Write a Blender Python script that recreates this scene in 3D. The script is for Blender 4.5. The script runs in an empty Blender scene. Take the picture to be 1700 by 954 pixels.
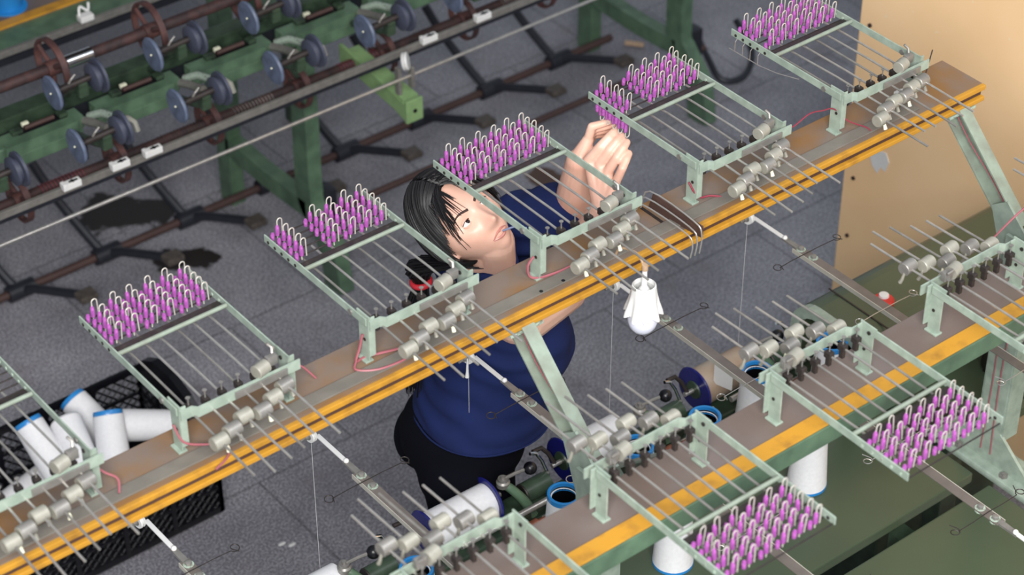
import bpy, bmesh, math, random
from mathutils import Vector, Matrix, noise
random.seed(7)
PI = math.pi
S = bpy.context.scene
COL = S.collection
V = Vector

# ------------------------------------------------------------------ camera, world, light
CAM = V((0, 0, 4.46))
F = V((0.49193, 0.62066, -0.61056)); R = V((0.78369, -0.62115, 0)); U = V((0.37925, 0.47849, 0.79197))
cd = bpy.data.cameras.new('camera'); cam = bpy.data.objects.new('camera', cd); COL.objects.link(cam)
cam.location = CAM
m = Matrix((R, U, -F)).transposed().to_4x4(); m.translation = CAM
cam.matrix_world = m
cd.sensor_width = 36; cd.lens = 3861 / 1700 * 36
cd.clip_end = 100
cd.dof.use_dof = True; cd.dof.focus_distance = 4.85; cd.dof.aperture_fstop = 4.0
S.camera = cam

w = bpy.data.worlds.new('world'); S.world = w; w.use_nodes = True
bg = w.node_tree.nodes['Background']; bg.inputs[0].default_value = (0.80, 0.88, 1.0, 1); bg.inputs[1].default_value = 0.40

def area(name, loc, target, size, size_y, energy, color):
    l = bpy.data.lights.new(name, 'AREA'); l.shape = 'RECTANGLE'; l.size = size; l.size_y = size_y
    l.energy = energy; l.color = color
    o = bpy.data.objects.new(name, l); COL.objects.link(o); o.location = loc
    o.rotation_euler = (V(target) - V(loc)).to_track_quat('-Z', 'Y').to_euler()
    return o
area('window_light', (-0.4, -1.0, 5.0), (3.2, 2.9, 1.2), 3.0, 2.2, 700, (1.0, 0.98, 0.96))
area('roof_light', (3.5, 1.0, 4.7), (3.0, 3.0, 0.5), 2.2, 1.6, 62, (0.93, 0.96, 1.0))
S.view_settings.view_transform = 'Standard'; S.view_settings.look = 'None'
S.view_settings.gamma = 1; S.view_settings.use_curve_mapping = False
S.view_settings.exposure = 0.0

# ------------------------------------------------------------------ materials
def lin(c):
    return tuple(((x / 255) / 12.92 if x / 255 <= 0.04045 else ((x / 255 + 0.055) / 1.055) ** 2.4) for x in c)
MATS = {}
def mat(name, rgb, rough=0.5, metal=0.0, var=0.12, scale=30.0, rgb2=None, bump=0.0, spec=0.5, sss=0.0, thr=None):
    """procedural material: two tones mixed by noise (wear, dirt), optional bump"""
    if name in MATS: return MATS[name]
    M = bpy.data.materials.new(name); M.use_nodes = True
    nt = M.node_tree; b = nt.nodes['Principled BSDF']
    c = lin(rgb); c2 = lin(rgb2) if rgb2 else tuple(x * (1 - var * 2.2) for x in c)
    tc = nt.nodes.new('ShaderNodeTexCoord'); n = nt.nodes.new('ShaderNodeTexNoise')
    n.inputs['Scale'].default_value = scale; n.inputs['Detail'].default_value = 5
    nt.links.new(tc.outputs['Object'], n.inputs['Vector'])
    r = nt.nodes.new('ShaderNodeValToRGB')
    lo, hi = thr if thr else (0.35, 0.68)
    r.color_ramp.elements[0].position = lo; r.color_ramp.elements[0].color = (*c, 1)
    r.color_ramp.elements[1].position = hi; r.color_ramp.elements[1].color = (*c2, 1)
    nt.links.new(n.outputs['Fac'], r.inputs['Fac']); nt.links.new(r.outputs['Color'], b.inputs['Base Color'])
    b.inputs['Roughness'].default_value = rough; b.inputs['Metallic'].default_value = metal
    b.inputs['Specular IOR Level'].default_value = spec
    if sss:
        b.inputs['Subsurface Weight'].default_value = sss
        b.inputs['Subsurface Radius'].default_value = (0.02, 0.008, 0.004); b.inputs['Subsurface Scale'].default_value = 0.4
    if bump:
        bp = nt.nodes.new('ShaderNodeBump'); bp.inputs['Strength'].default_value = bump; bp.inputs['Distance'].default_value = 0.002
        n2 = nt.nodes.new('ShaderNodeTexNoise'); n2.inputs['Scale'].default_value = scale * 6
        nt.links.new(tc.outputs['Object'], n2.inputs['Vector'])
        nt.links.new(n2.outputs['Fac'], bp.inputs['Height']); nt.links.new(bp.outputs['Normal'], b.inputs['Normal'])
    MATS[name] = M
    return M
mint = mat('mint_paint', (148, 162, 149), 0.38, 0, 0.05, 40, rgb2=(128, 142, 130))
strutm = mat('shaded_mint', (134, 148, 134), 0.45, 0, 0.1, 25, rgb2=(116, 122, 110))  # darker mint: shade inside the strut channels is put into the colour
mintd = mat('chipped_mint', (156, 172, 158), 0.45, 0, 0.1, 120, rgb2=(120, 124, 112), thr=(0.5, 0.62))
green = mat('green_paint', (86, 112, 88), 0.42, 0, 0.1, 18, rgb2=(66, 88, 70))
dgreen = mat('dark_green_cast', (56, 74, 57), 0.4, 0, 0.1, 22, rgb2=(38, 50, 39))
olive = mat('olive_panel', (70, 82, 62), 0.3, 0, 0.05, 3.0, rgb2=(63, 75, 58))
lime = mat('lime_paint', (128, 158, 108), 0.4, 0, 0.08, 30)
boardm = mat('worn_board', (112, 98, 88), 0.45, 0, 0.1, 7, rgb2=(122, 88, 50), bump=0.15, thr=(0.45, 0.66))
boardn = mat('grey_board', (108, 97, 93), 0.4, 0, 0.1, 6, rgb2=(98, 84, 76), bump=0.1)
yellow = mat('yellow_paint', (180, 130, 40), 0.45, 0, 0.06, 25, rgb2=(146, 104, 40), thr=(0.5, 0.75))
groove = mat('groove_brown', (74, 52, 46), 0.7)
greystrip = mat('grey_strip', (112, 107, 99), 0.5, 0, 0.1, 20)
steel = mat('steel_rod', (196, 192, 186), 0.3, 0.75, 0.08, 60)
chrome = mat('chrome', (225, 225, 225), 0.12, 1.0, 0.02, 10)
greysteel = mat('grey_steel', (144, 141, 136), 0.42, 0.5, 0.1, 50)
barm = mat('bar_steel', (122, 114, 108), 0.35, 0.35, 0.08, 30)
baredge = mat('bar_edge', (196, 192, 180), 0.35, 0.4, 0.05, 30)
pale = mat('pale_weight', (154, 152, 141), 0.45, 0.25, 0.08, 60)
ivory = mat('ivory_plastic', (226, 226, 200), 0.4, 0, 0.05, 30)
white = mat('white_plastic', (214, 214, 212), 0.35, 0, 0.02, 30)
yarn = mat('white_yarn', (226, 226, 228), 0.75, 0, 0.03, 120, bump=0.2)
bluec = mat('blue_plastic', (40, 128, 196), 0.3, 0, 0.04, 20)
navydisc = mat('navy_disc', (30, 32, 104), 0.22, 0, 0.05, 20)
greydisc = mat('blue_grey_disc', (92, 104, 128), 0.5, 0, 0.08, 40, rgb2=(74, 82, 100))
dgreydisc = mat('dark_grey_disc', (64, 68, 84), 0.5, 0, 0.08, 40)
black = mat('black_plastic', (12, 12, 18), 0.35, 0, 0.1, 30)
iron = mat('black_iron', (36, 38, 46), 0.45, 0.2, 0.1, 30)
rust = mat('red_rust', (68, 45, 43), 0.65, 0.1, 0.15, 40, rgb2=(40, 30, 32))
redwheel = mat('red_wheel', (86, 55, 51), 0.6, 0, 0.12, 30, rgb2=(58, 38, 38))
rodrust = mat('brown_rod', (70, 50, 46), 0.6, 0.1, 0.1, 20)
darkmix = mat('dark_metal', (58, 52, 50), 0.5, 0.4, 0.15, 60)
pinwire = mat('pin_wire', (222, 216, 206), 0.3, 0.5, 0.03, 50)
purple = mat('purple_sleeve', (170, 94, 166), 0.3, 0, 0.08, 200, rgb2=(136, 64, 138))
pinkw = mat('pink_cable', (150, 84, 92), 0.5, 0, 0.05, 30)
redw = mat('red_cable', (132, 46, 62), 0.5, 0, 0.05, 30)
redp = mat('red_plastic', (206, 44, 40), 0.35)
plasterw = mat('bulb_white', (206, 208, 222), 0.3, 0, 0.01, 10)
copper = mat('copper', (168, 104, 80), 0.4, 0.4)
woodlt = mat('light_wood', (190, 160, 130), 0.6)
skin = mat('skin', (222, 180, 160), 0.42, 0, 0.04, 14, rgb2=(212, 164, 144), sss=0.12, spec=0.45)
lipm = mat('lips', (188, 124, 112), 0.35, 0, 0.04, 60)
hairm = mat('black_hair', (13, 11, 14), 0.46, 0, 0.1, 60, spec=0.3)
browm = mat('eyebrow', (62, 42, 36), 0.7)
eyew = mat('eye_white', (232, 228, 224), 0.15)
irism = mat('iris_dark', (26, 16, 12), 0.1)
shirtm = mat('navy_shirt', (24, 36, 80), 0.9, 0, 0.05, 8, rgb2=(21, 31, 70), spec=0.2, bump=0.2)
pantm = mat('black_trousers', (9, 10, 18), 0.95, 0, 0.05, 20, spec=0.1)
tan = mat('tan_spool', (176, 164, 150), 0.45, 0.1, 0.08, 10, rgb2=(158, 134, 112))

def floor_mat():
    M = bpy.data.materials.new('terrazzo_floor'); M.use_nodes = True
    nt = M.node_tree; N = nt.nodes; L = nt.links; b = N['Principled BSDF']
    tc = N.new('ShaderNodeTexCoord')
    def nz(scale, detail=5, rough=0.6):
        n = N.new('ShaderNodeTexNoise'); n.inputs['Scale'].default_value = scale; n.inputs['Detail'].default_value = detail
        n.inputs['Roughness'].default_value = rough; L.new(tc.outputs['Object'], n.inputs['Vector']); return n
    def ramp(src, p0, c0, p1, c1):
        r = N.new('ShaderNodeValToRGB'); e = r.color_ramp.elements
        e[0].position = p0; e[0].color = (*c0, 1); e[1].position = p1; e[1].color = (*c1, 1); L.new(src, r.inputs['Fac']); return r
    def mix(kind, fac, a, bb):
        x = N.new('ShaderNodeMix'); x.data_type = 'RGBA'; x.blend_type = kind
        if isinstance(fac, float): x.inputs[0].default_value = fac
        else: L.new(fac, x.inputs[0])
        for s, i in ((a, 6), (bb, 7)):
            if isinstance(s, tuple): x.inputs[i].default_value = (*s, 1)
            else: L.new(s, x.inputs[i])
        return x.outputs[2]
    big = ramp(nz(1.6, 6).outputs['Fac'], 0.36, lin((110, 109, 115)), 0.66, lin((143, 142, 147)))
    speck = ramp(nz(150, 2).outputs['Fac'], 0.44, (0.60, 0.60, 0.64), 0.6, (1.9, 1.9, 1.9))
    c = mix('MULTIPLY', 0.75, big.outputs['Color'], speck.outputs['Color'])
    # scuffs and brown spills
    st = ramp(nz(2.7, 8, 0.7).outputs['Fac'], 0.55, (0, 0, 0), 0.72, (1, 1, 1))
    c = mix('MIX', st.outputs['Color'], c, lin((112, 106, 110)))
    br = N.new('ShaderNodeTexBrick'); br.offset = 0.5
    br.inputs['Scale'].default_value = 1.0; br.inputs['Mortar Size'].default_value = 0.004
    br.inputs['Brick Width'].default_value = 0.64; br.inputs['Row Height'].default_value = 0.64
    br.inputs['Color1'].default_value = (1, 1, 1, 1); br.inputs['Color2'].default_value = (0.9, 0.9, 0.9, 1); br.inputs['Mortar'].default_value = (0.55, 0.55, 0.55, 1)
    mp = N.new('ShaderNodeMapping'); mp.inputs['Location'].default_value = (-0.55, -0.43, 0)
    L.new(tc.outputs['Object'], mp.inputs['Vector']); L.new(mp.outputs['Vector'], br.inputs['Vector'])
    c = mix('MULTIPLY', 1.0, c, br.outputs['Color'])
    # dried black oil spills with ragged rims
    wob = nz(9, 3)
    for (x, y, r) in [(2.83, 5.67, 0.10), (2.93, 5.60, 0.07), (2.84, 5.32, 0.055), (2.90, 5.28, 0.05), (4.05, 4.92, 0.05)]:
        vd = N.new('ShaderNodeVectorMath'); vd.operation = 'DISTANCE'; vd.inputs[1].default_value = (x, y, 0)
        L.new(tc.outputs['Object'], vd.inputs[0])
        ad = N.new('ShaderNodeMath'); ad.operation = 'MULTIPLY_ADD'; ad.inputs[1].default_value = -0.22; L.new(wob.outputs['Fac'], ad.inputs[0]); L.new(vd.outputs['Value'], ad.inputs[2])
        rr = ramp(ad.outputs[0], 0.0, (1, 1, 1), 0.02, (0, 0, 0))
        sb = N.new('ShaderNodeMath'); sb.operation = 'ADD'; sb.inputs[1].default_value = 0.11 - r; L.new(ad.outputs[0], sb.inputs[0])
        L.new(sb.outputs[0], rr.inputs['Fac'])
        c = mix('MIX', rr.outputs['Color'], c, lin((30, 24, 22)) if x < 4 else lin((78, 58, 48)))
    L.new(c, b.inputs['Base Color'])
    b.inputs['Roughness'].default_value = 0.55
    return M
def wall_mat():
    M = bpy.data.materials.new('ply_sheet'); M.use_nodes = True
    nt = M.node_tree; N = nt.nodes; L = nt.links; b = N['Principled BSDF']
    tc = N.new('ShaderNodeTexCoord')
    n = N.new('ShaderNodeTexNoise'); n.inputs['Scale'].default_value = 2.5; n.inputs['Detail'].default_value = 6
    r = N.new('ShaderNodeValToRGB'); r.color_ramp.elements[0].position = 0.3; r.color_ramp.elements[0].color = (*lin((240, 205, 160)), 1)
    r.color_ramp.elements[1].position = 0.75; r.color_ramp.elements[1].color = (*lin((232, 192, 144)), 1)
    v = N.new('ShaderNodeTexNoise'); v.inputs['Scale'].default_value = 55; v.inputs['Detail'].default_value = 1
    r2 = N.new('ShaderNodeValToRGB'); r2.color_ramp.elements[0].position = 0.76; r2.color_ramp.elements[0].color = (0, 0, 0, 1)
    r2.color_ramp.elements[1].position = 0.8; r2.color_ramp.elements[1].color = (1, 1, 1, 1)
    x = N.new('ShaderNodeMix'); x.data_type = 'RGBA'; x.inputs[7].default_value = (*lin((232, 212, 184)), 1)
    L.new(tc.outputs['Object'], n.inputs['Vector']); L.new(tc.outputs['Object'], v.inputs['Vector'])
    L.new(n.outputs['Fac'], r.inputs['Fac']); L.new(v.outputs['Fac'], r2.inputs['Fac'])
    L.new(r2.outputs['Color'], x.inputs[0]); L.new(r.outputs['Color'], x.inputs[6]); L.new(x.outputs[2], b.inputs['Base Color'])
    b.inputs['Roughness'].default_value = 0.38
    return M

# ------------------------------------------------------------------ mesh helpers
def basis(d):
    d = d.normalized(); a = V((0, 0, 1)) if abs(d.z) < 0.9 else V((1, 0, 0))
    u = d.cross(a).normalized(); return u, d.cross(u).normalized()
class MB:
    def __init__(s): s.v = []; s.f = []; s.sm = []
    def add(s, vs, fs, smooth=False):
        k = len(s.v); s.v += [tuple(p) for p in vs]; s.f += [tuple(i + k for i in q) for q in fs]; s.sm += [smooth] * len(fs); return s
    def box(s, c, d, rot=None, bev=0.0):
        c = V(c); bm = bmesh.new(); bmesh.ops.create_cube(bm, size=1)
        for p in bm.verts: p.co = V((p.co.x * d[0], p.co.y * d[1], p.co.z * d[2]))
        if bev: bmesh.ops.bevel(bm, geom=bm.edges[:], offset=bev, segments=2, affect='EDGES', profile=0.6)
        M = rot.to_matrix() if rot is not None and hasattr(rot, 'to_matrix') else (rot if rot is not None else Matrix.Identity(3))
        bm.verts.index_update()
        s.add([M @ p.co + c for p in bm.verts], [[x.index for x in q.verts] for q in bm.faces]); bm.free(); return s
    def cyl(s, a, b, r, n=12, r2=None, cap=True):
        a = V(a); b = V(b); u, w_ = basis(b - a); r2 = r if r2 is None else r2
        vs = []
        for (c, rr) in ((a, r), (b, r2)):
            vs += [c + (u * math.cos(2 * PI * i / n) + w_ * math.sin(2 * PI * i / n)) * rr for i in range(n)]
        s.add(vs, [(i, (i + 1) % n, n + (i + 1) % n, n + i) for i in range(n)], True)
        if cap: s.add(vs, [tuple(range(n))[::-1], tuple(range(n, 2 * n))])
        return s
    def lathe(s, prof, o, ax, n=20):
        """prof: list of (distance along axis, radius)"""
        o = V(o); ax = V(ax).normalized(); u, w_ = basis(ax); vs = []
        for (h, r) in prof:
            vs += [o + ax * h + (u * math.cos(2 * PI * i / n) + w_ * math.sin(2 * PI * i / n)) * max(r, 1e-5) for i in range(n)]
        fs = []
        for k in range(len(prof) - 1):
            fs += [(k * n + i, k * n + (i + 1) % n, (k + 1) * n + (i + 1) % n, (k + 1) * n + i) for i in range(n)]
        s.add(vs, fs, True); return s
    def tube(s, pts, r, n=8, closed=False, taper=None):
        pts = [V(p) for p in pts]; vs = []; m_ = len(pts); up = None
        for i, p in enumerate(pts):
            if closed: d = pts[(i + 1) % m_] - pts[i - 1]
            else: d = pts[min(i + 1, m_ - 1)] - pts[max(i - 1, 0)]
            d.normalize()
            if up is None: up, _ = basis(d)
            up = (up - d * up.dot(d))
            if up.length < 1e-6: up, _ = basis(d)
            up.normalize(); w_ = d.cross(up)
            rr = r if taper is None else r * taper(i / max(1, m_ - 1))
            vs += [p + (up * math.cos(2 * PI * j / n) + w_ * math.sin(2 * PI * j / n)) * rr for j in range(n)]
        fs = []
        for k in range(m_ if closed else m_ - 1):
            k2 = (k + 1) % m_
            fs += [(k * n + j, k * n + (j + 1) % n, k2 * n + (j + 1) % n, k2 * n + j) for j in range(n)]
        s.add(vs, fs, True)
        if not closed: s.add(vs, [tuple(range(n))[::-1], tuple(range((m_ - 1) * n, m_ * n))])
        return s
    def prism(s, poly, ax, a, b):
        """poly: 2D points; ax 0/1/2 = extrusion axis from a to b"""
        def P(p, t):
            return {0: (t, p[0], p[1]), 1: (p[0], t, p[1]), 2: (p[0], p[1], t)}[ax]
        n = len(poly); vs = [P(p, a) for p in poly] + [P(p, b) for p in poly]
        s.add(vs, [(i, (i + 1) % n, n + (i + 1) % n, n + i) for i in range(n)] + [tuple(range(n))[::-1], tuple(range(n, 2 * n))]); return s
    def sphere(s, c, r, n=14, sc=(1, 1, 1), rot=None):
        bm = bmesh.new(); bmesh.ops.create_uvsphere(bm, u_segments=n, v_segments=max(6, n // 2 + 2), radius=1)
        c = V(c); M = rot if rot is not None else Matrix.Identity(3)
        bm.verts.index_update()
        s.add([c + M @ V((p.co.x * r * sc[0], p.co.y * r * sc[1], p.co.z * r * sc[2])) for p in bm.verts], [[x.index for x in q.verts] for q in bm.faces], True); bm.free(); return s
    def mesh(s, name):
        me = bpy.data.meshes.new(name); me.from_pydata(s.v, [], s.f); me.update()
        bm = bmesh.new(); bm.from_mesh(me); bmesh.ops.recalc_face_normals(bm, faces=bm.faces[:]); bm.to_mesh(me); bm.free()
        me.polygons.foreach_set('use_smooth', s.sm)
        if any(s.sm): me.set_sharp_from_angle(angle=math.radians(38))
        return me
    def build(s, name, m_, parent=None, loc=None):
        me = s.mesh(name); me.materials.append(m_)
        o = bpy.data.objects.new(name, me); COL.objects.link(o)
        if parent: o.parent = parent
        if loc is not None: o.location = loc
        return o
def tag(o, label=None, cat=None, group=None, kind=None):
    if label: o['label'] = label
    if cat: o['category'] = cat
    if group: o['group'] = group
    if kind: o['kind'] = kind
    return o
def empty(name, loc, label=None, cat=None, group=None, rz=0.0):
    o = bpy.data.objects.new(name, None); COL.objects.link(o); o.empty_display_size = 0.05
    o.location = loc; o.rotation_euler = (0, 0, rz); return tag(o, label, cat, group)
KIDS = {}
def copy_tree(o, parent=None):
    c = o.copy(); COL.objects.link(c)
    if parent: c.parent = parent
    for k in list(o.children): copy_tree(k, c)
    return c
ORD = ['first', 'second', 'third', 'fourth', 'fifth', 'sixth', 'seventh', 'eighth']
def bez(a, b, c, d, n=14):
    a, b, c, d = V(a), V(b), V(c), V(d)
    return [a * (1 - t) ** 3 + b * 3 * t * (1 - t) ** 2 + c * 3 * t * t * (1 - t) + d * t ** 3 for t in [i / n for i in range(n + 1)]]
def smooth_path(P, n=6):
    P = [V(p) for p in P]; out = []
    for i in range(len(P) - 1):
        p0 = P[max(i - 1, 0)]; p1 = P[i]; p2 = P[i + 1]; p3 = P[min(i + 2, len(P) - 1)]
        for k in range(n):
            t = k / n
            out.append(0.5 * ((2 * p1) + (p2 - p0) * t + (2 * p0 - 5 * p1 + 4 * p2 - p3) * t * t + (3 * p1 - p0 - 3 * p2 + p3) * t ** 3))
    out.append(P[-1]); return out

# ------------------------------------------------------------------ the setting
fl = MB().box((3, 4, -0.05), (14, 14, 0.1)).build('floor', floor_mat()); tag(fl, kind='structure')
wl = MB().box((4.115, 2.40, 1.15), (0.03, 2.52, 2.3), bev=0.003).build('wall_right', wall_mat()); tag(wl, kind='structure')
slab_ = MB().box((0.6, 7.2, 2.28), (7.0, 5.0, 0.15)).build('shade_slab', mat('shade_slab_grey', (110, 108, 106), 0.8)); tag(slab_, kind='structure')  # added slab out of view, blocks sky light over the far left corner
bt = MB()
for z in (1.6, 1.45, 1.2, 0.95, 0.7, 0.5): bt.cyl((4.099, 3.62, z), (4.094, 3.62, z), 0.006, 8)
o = bt.build('trim_1', rust); tag(o, kind='structure')
tag(MB().box((4.03, 3.60, 0.11), (0.12, 0.16, 0.22), bev=0.006).build('brick_block', rust), 'dark red block at the foot of the plywood sheet, behind the green housing', 'block')

# ------------------------------------------------------------------ twin boards of the near machine
ZP = 1.715
def rail_board(name, y0, y1, x0, x1, far, label):
    t = empty(name, ((x0 + x1) / 2, (y0 + y1) / 2, 0), label, 'rail')
    ox, oy = -(x0 + x1) / 2, -(y0 + y1) / 2
    m_ = MB().box((0, 0, ZP - 0.011), (x1 - x0, y1 - y0, 0.022), bev=0.002); m_.build('board', boardm if far else boardn, t)
    # inner edge is the one that looks at the machine centre
    return t, ox, oy
b1, ox, oy = rail_board('guide_rail', 2.725, 2.845, 0.9, 3.47, True, 'worn brown board with double yellow edge, running past the woman below the upper frames')
MB().box((0, 2.720 + oy, ZP - 0.0055), (2.57, 0.011, 0.012), bev=0.002).build('yellow_edge', yellow, b1)
MB().box((0, 2.720 + oy, ZP - 0.034), (2.57, 0.012, 0.011), bev=0.002).build('yellow_edge', yellow, b1)
MB().box((0, 2.74 + oy, ZP - 0.021), (2.57, 0.028, 0.018)).build('groove_strip', groove, b1)
MB().box((-0.04, 2.775 + oy, ZP - 0.040), (2.49, 0.10, 0.012)).build('lower_board', groove, b1)
MB().box((-0.05, 2.752 + oy, ZP + 0.002), (2.3, 0.03, 0.004), bev=0.001).build('grey_strip', greystrip, b1)
hb = MB()
for x in (2.245, 2.30): hb.cyl((x - (0.9 + 3.47) / 2, 2.742 + oy, ZP - 0.001), (x - (0.9 + 3.47) / 2, 2.742 + oy, ZP + 0.0045), 0.004, 10)
hb.build('bolt_hole', black, b1)
MB().lathe([(0, 0.012), (0.004, 0.012), (0.004, 0.008), (0.011, 0.008), (0.011, 0.004), (0.018, 0.004), (0.018, 0)], (2.29 - 2.185, 2.80 + oy, ZP), (0, 0, 1), 6).build('bolt', greysteel, b1)
MB().box((2.58 - 2.185, 2.80 + oy, ZP + 0.001), (0.006, 0.07, 0.002)).build('scratch_plate', darkmix, b1)
b2, ox, oy = rail_board('guide_rail', 2.135, 2.25, 0.9, 4.0, False, 'grey board with one wide yellow stripe, running above the green table panels')
MB().box((0, 2.1375 + oy, ZP + 0.0015), (3.1, 0.036, 0.004), bev=0.001).build('yellow_stripe', yellow, b2)
MB().box((0, 2.1165 + oy, ZP - 0.018), (3.1, 0.004, 0.042), bev=0.001).build('green_fascia', green, b2)
MB().box((0, 2.24 + oy, ZP - 0.03), (3.0, 0.02, 0.014), bev=0.002).build('yellow_edge', yellow, b2)

# ------------------------------------------------------------------ posts with Y struts, green tables: the machine body
mach = empty('winding_machine', (2.5, 2.49, 0), 'pale green winding machine body with table panels and Y posts under both boards', 'machine')
def part(mb, name, m_): return mb.build(name, m_, mach, loc=(-2.5, -2.49, 0))
def channel(a, b, wdt, dep, t=0.004, web=1):
    """U channel from a to b, web facing -X side"""
    a = V(a); b = V(b); d = (b - a).normalized(); x = V((1, 0, 0)); n_ = d.cross(x).normalized(); mb = MB()
    Mx = Matrix((n_, x, d)).transposed(); L_ = (b - a).length; c = (a + b) / 2
    mb.box(c + x * (dep / 2 * web), (wdt, t, L_), Mx); mb.box(c + n_ * (wdt / 2), (t, dep, L_), Mx); mb.box(c - n_ * (wdt / 2), (t, dep, L_), Mx)
    return mb
for X in (2.19, 3.406):
    for s in (1, -1):
        part(channel((X, 2.49 + s * 0.035, 1.465), (X, 2.49 + s * 0.245, 1.665), 0.048, 0.03), 'strut', strutm)
        part(MB().box((X, 2.49 + s * 0.27, 1.668), (0.08, 0.09, 0.006), bev=0.001), 'strut_plate', mintd)
        part(MB().tube(smooth_path([(X, 2.49 + s * 0.25, 1.665), (X - 0.006, 2.49 + s * 0.19, 1.612), (X, 2.49 + s * 0.10, 1.53), (X - 0.01, 2.49 + s * 0.045, 1.47), (X - 0.03, 2.49 + s * 0.02, 1.30), (X - 0.031, 2.49 + s * 0.01, 1.1), (X - 0.03, 2.49 + s * 0.015, 0.86)]), 0.0016, 6), 'strut_cable', pinkw)
    part(MB().prism([(2.49 - 0.05, 1.37), (2.49 + 0.05, 1.37), (2.49 + 0.10, 1.50), (2.49 + 0.06, 1.53), (2.49, 1.475), (2.49 - 0.06, 1.53), (2.49 - 0.10, 1.50)], 0, X - 0.016, X - 0.010), 'junction_plate', mint)
    ps = MB(); 
    ps.prism([(2.49 - 0.04, 1.46), (2.49 + 0.04, 1.46), (2.49 + 0.032, 0.93), (2.49 + 0.13, 0.85), (2.49 + 0.13, 0.83), (2.49 - 0.13, 0.83), (2.49 - 0.13, 0.85), (2.49 - 0.032, 0.93)], 0, X - 0.028, X - 0.020)
    ps.box((X, 2.49 + 0.036, 1.18), (0.05, 0.006, 0.54)); ps.box((X, 2.49 - 0.036, 1.18), (0.05, 0.006, 0.54))
    part(ps, 'post', mint)
    part(MB().box((X - 0.01, 2.49, 0.826), (0.10, 0.32, 0.018), bev=0.006), 'post_base', mint)
    for y in (2.42, 2.56): part(MB().lathe([(0, 0.011), (0.006, 0.011), (0.006, 0.006), (0.010, 0.006), (0.010, 0)], (X - 0.04, y, 0.835), (0, 0, 1), 6), 'base_bolt', greysteel)
ZT = 0.83
def panel(x0, x1, y0, y1, nm='table_panel', m_=olive):
    mb = MB().box(((x0 + x1) / 2, (y0 + y1) / 2, ZT - 0.015), (x1 - x0, y1 - y0, 0.03), bev=0.004)
    part(mb, nm, m_)
panel(0.9, 3.325, 2.475, 2.93); panel(0.9, 3.325, 1.55, 2.425)
panel(3.47, 4.05, 2.56, 2.76); panel(3.50, 4.05, 1.55, 2.40)
part(MB().box((3.76, 2.775, ZT + 0.02), (0.58, 0.01, 0.06), bev=0.002).box((4.04, 2.66, ZT + 0.02), (0.01, 0.22, 0.06)), 'panel_rim', mint)
part(MB().box((3.62, 2.64, ZT + 0.0005), (0.004, 0.15, 0.003)), 'panel_seam', darkmix)
for y, z in ((2.45, 0.55), (2.85, 0.70), (1.75, 0.70)): part(MB().box((2.08, y, z), (2.3, 0.035, 0.10)), 'long_beam', dgreen)
for X in (1.3, 2.19, 3.406):
    for y in (1.75, 2.88 if X < 3 else 2.62): part(MB().box((X, y, 0.40), (0.06, 0.05, 0.80), bev=0.004), 'leg', dgreen)
    part(MB().box((X, 2.31 - (0.12 if X > 3 else 0), 0.12), (0.05, 1.2 if X < 3 else 0.95, 0.06), bev=0.004), 'foot_beam', dgreen)
for X in (2.75, 3.12): part(MB().box((X, 2.45, 0.72), (0.05, 0.12, 0.06)), 'cross_beam', dgreen)
part(MB().box((1.95, 2.35, 0.852), (0.10, 0.012, 0.04)), 'rust_bracket', rust)
# front gear beam and long steel tube that carries the spools
part(MB().box((2.07, 3.005, 0.80), (2.34, 0.07, 0.09), bev=0.006), 'front_beam', dgreen)
for (a, b_) in ((0.95, 2.13), (2.20, 2.535), (2.60, 2.945), (3.0, 3.24)):
    part(MB().cyl((a, 2.955, 0.905), (b_, 2.955, 0.905), 0.0075, 12), 'steel_tube', steel)

# end housing with black arched opening
hs = empty('end_housing', (3.57, 2.89, 0), 'olive topped machine housing with arched black opening, before the plywood sheet', 'housing')
arch = [(-0.13, 0.832), (0.13, 0.832), (0.13, 0.98)] + [(0.13 - 0.07 + 0.07 * math.cos(a), 0.98 + 0.07 * math.sin(a)) for a in [PI / 2 * i / 6 for i in range(1, 7)]] + [(-0.06 - 0.07 * math.sin(a), 0.98 + 0.07 * math.cos(a)) for a in [PI / 2 * i / 6 for i in range(0, 7)]]
inner = [(-0.108, 0.842), (0.108, 0.842), (0.108, 0.965)] + [(0.108 - 0.06 + 0.06 * math.cos(a), 0.965 + 0.06 * math.sin(a)) for a in [PI / 2 * i / 6 for i in range(1, 7)]] + [(-0.048 - 0.06 * math.sin(a), 0.965 + 0.06 * math.cos(a)) for a in [PI / 2 * i / 6 for i in range(0, 7)]]
def ring_prism(o_, i_, a, b):
    n = len(o_); vs = []
    for t in (a, b):
        vs += [(t, p[0], p[1]) for p in o_] + [(t, p[0], p[1]) for p in i_]
    fs = []
    for k in range(n):
        j = (k + 1) % n
        fs += [(k, j, 2 * n + j, 2 * n + k), (n + k, n + j, 3 * n + j, 3 * n + k), (k, j, n + j, n + k), (2 * n + k, 2 * n + j, 3 * n + j, 3 * n + k)]
    return MB().add(vs, fs)
ring_prism(arch, inner, -0.32, -0.298).build('arched_rim', mint, hs)
ring_prism(arch, inner, -0.298, 0.36).build('cover', olive, hs)
MB().prism(inner, 0, 0.30, 0.31).build('back_plate', black, hs)
MB().prism(inner, 0, -0.17, -0.165).build('dark_baffle', black, hs)
MB().box((-0.23, 0, 1.051), (0.004, 0.2, 0.002)).build('seam', darkmix, hs)
MB().box((0.09, 0.02, 0.41), (0.46, 0.18, 0.82), bev=0.01).build('pedestal', dgreen, hs)
rk = empty('round_knob', (3.405, 2.872, 1.05), 'round red button with modelled white glare spot, lying on the olive housing top', 'button')
MB().lathe([(0, 0.026), (0.008, 0.026), (0.012, 0.022), (0.012, 0)], (0, 0, 0), (0, 0, 1), 24).build('red_disc', redp, rk)
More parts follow.
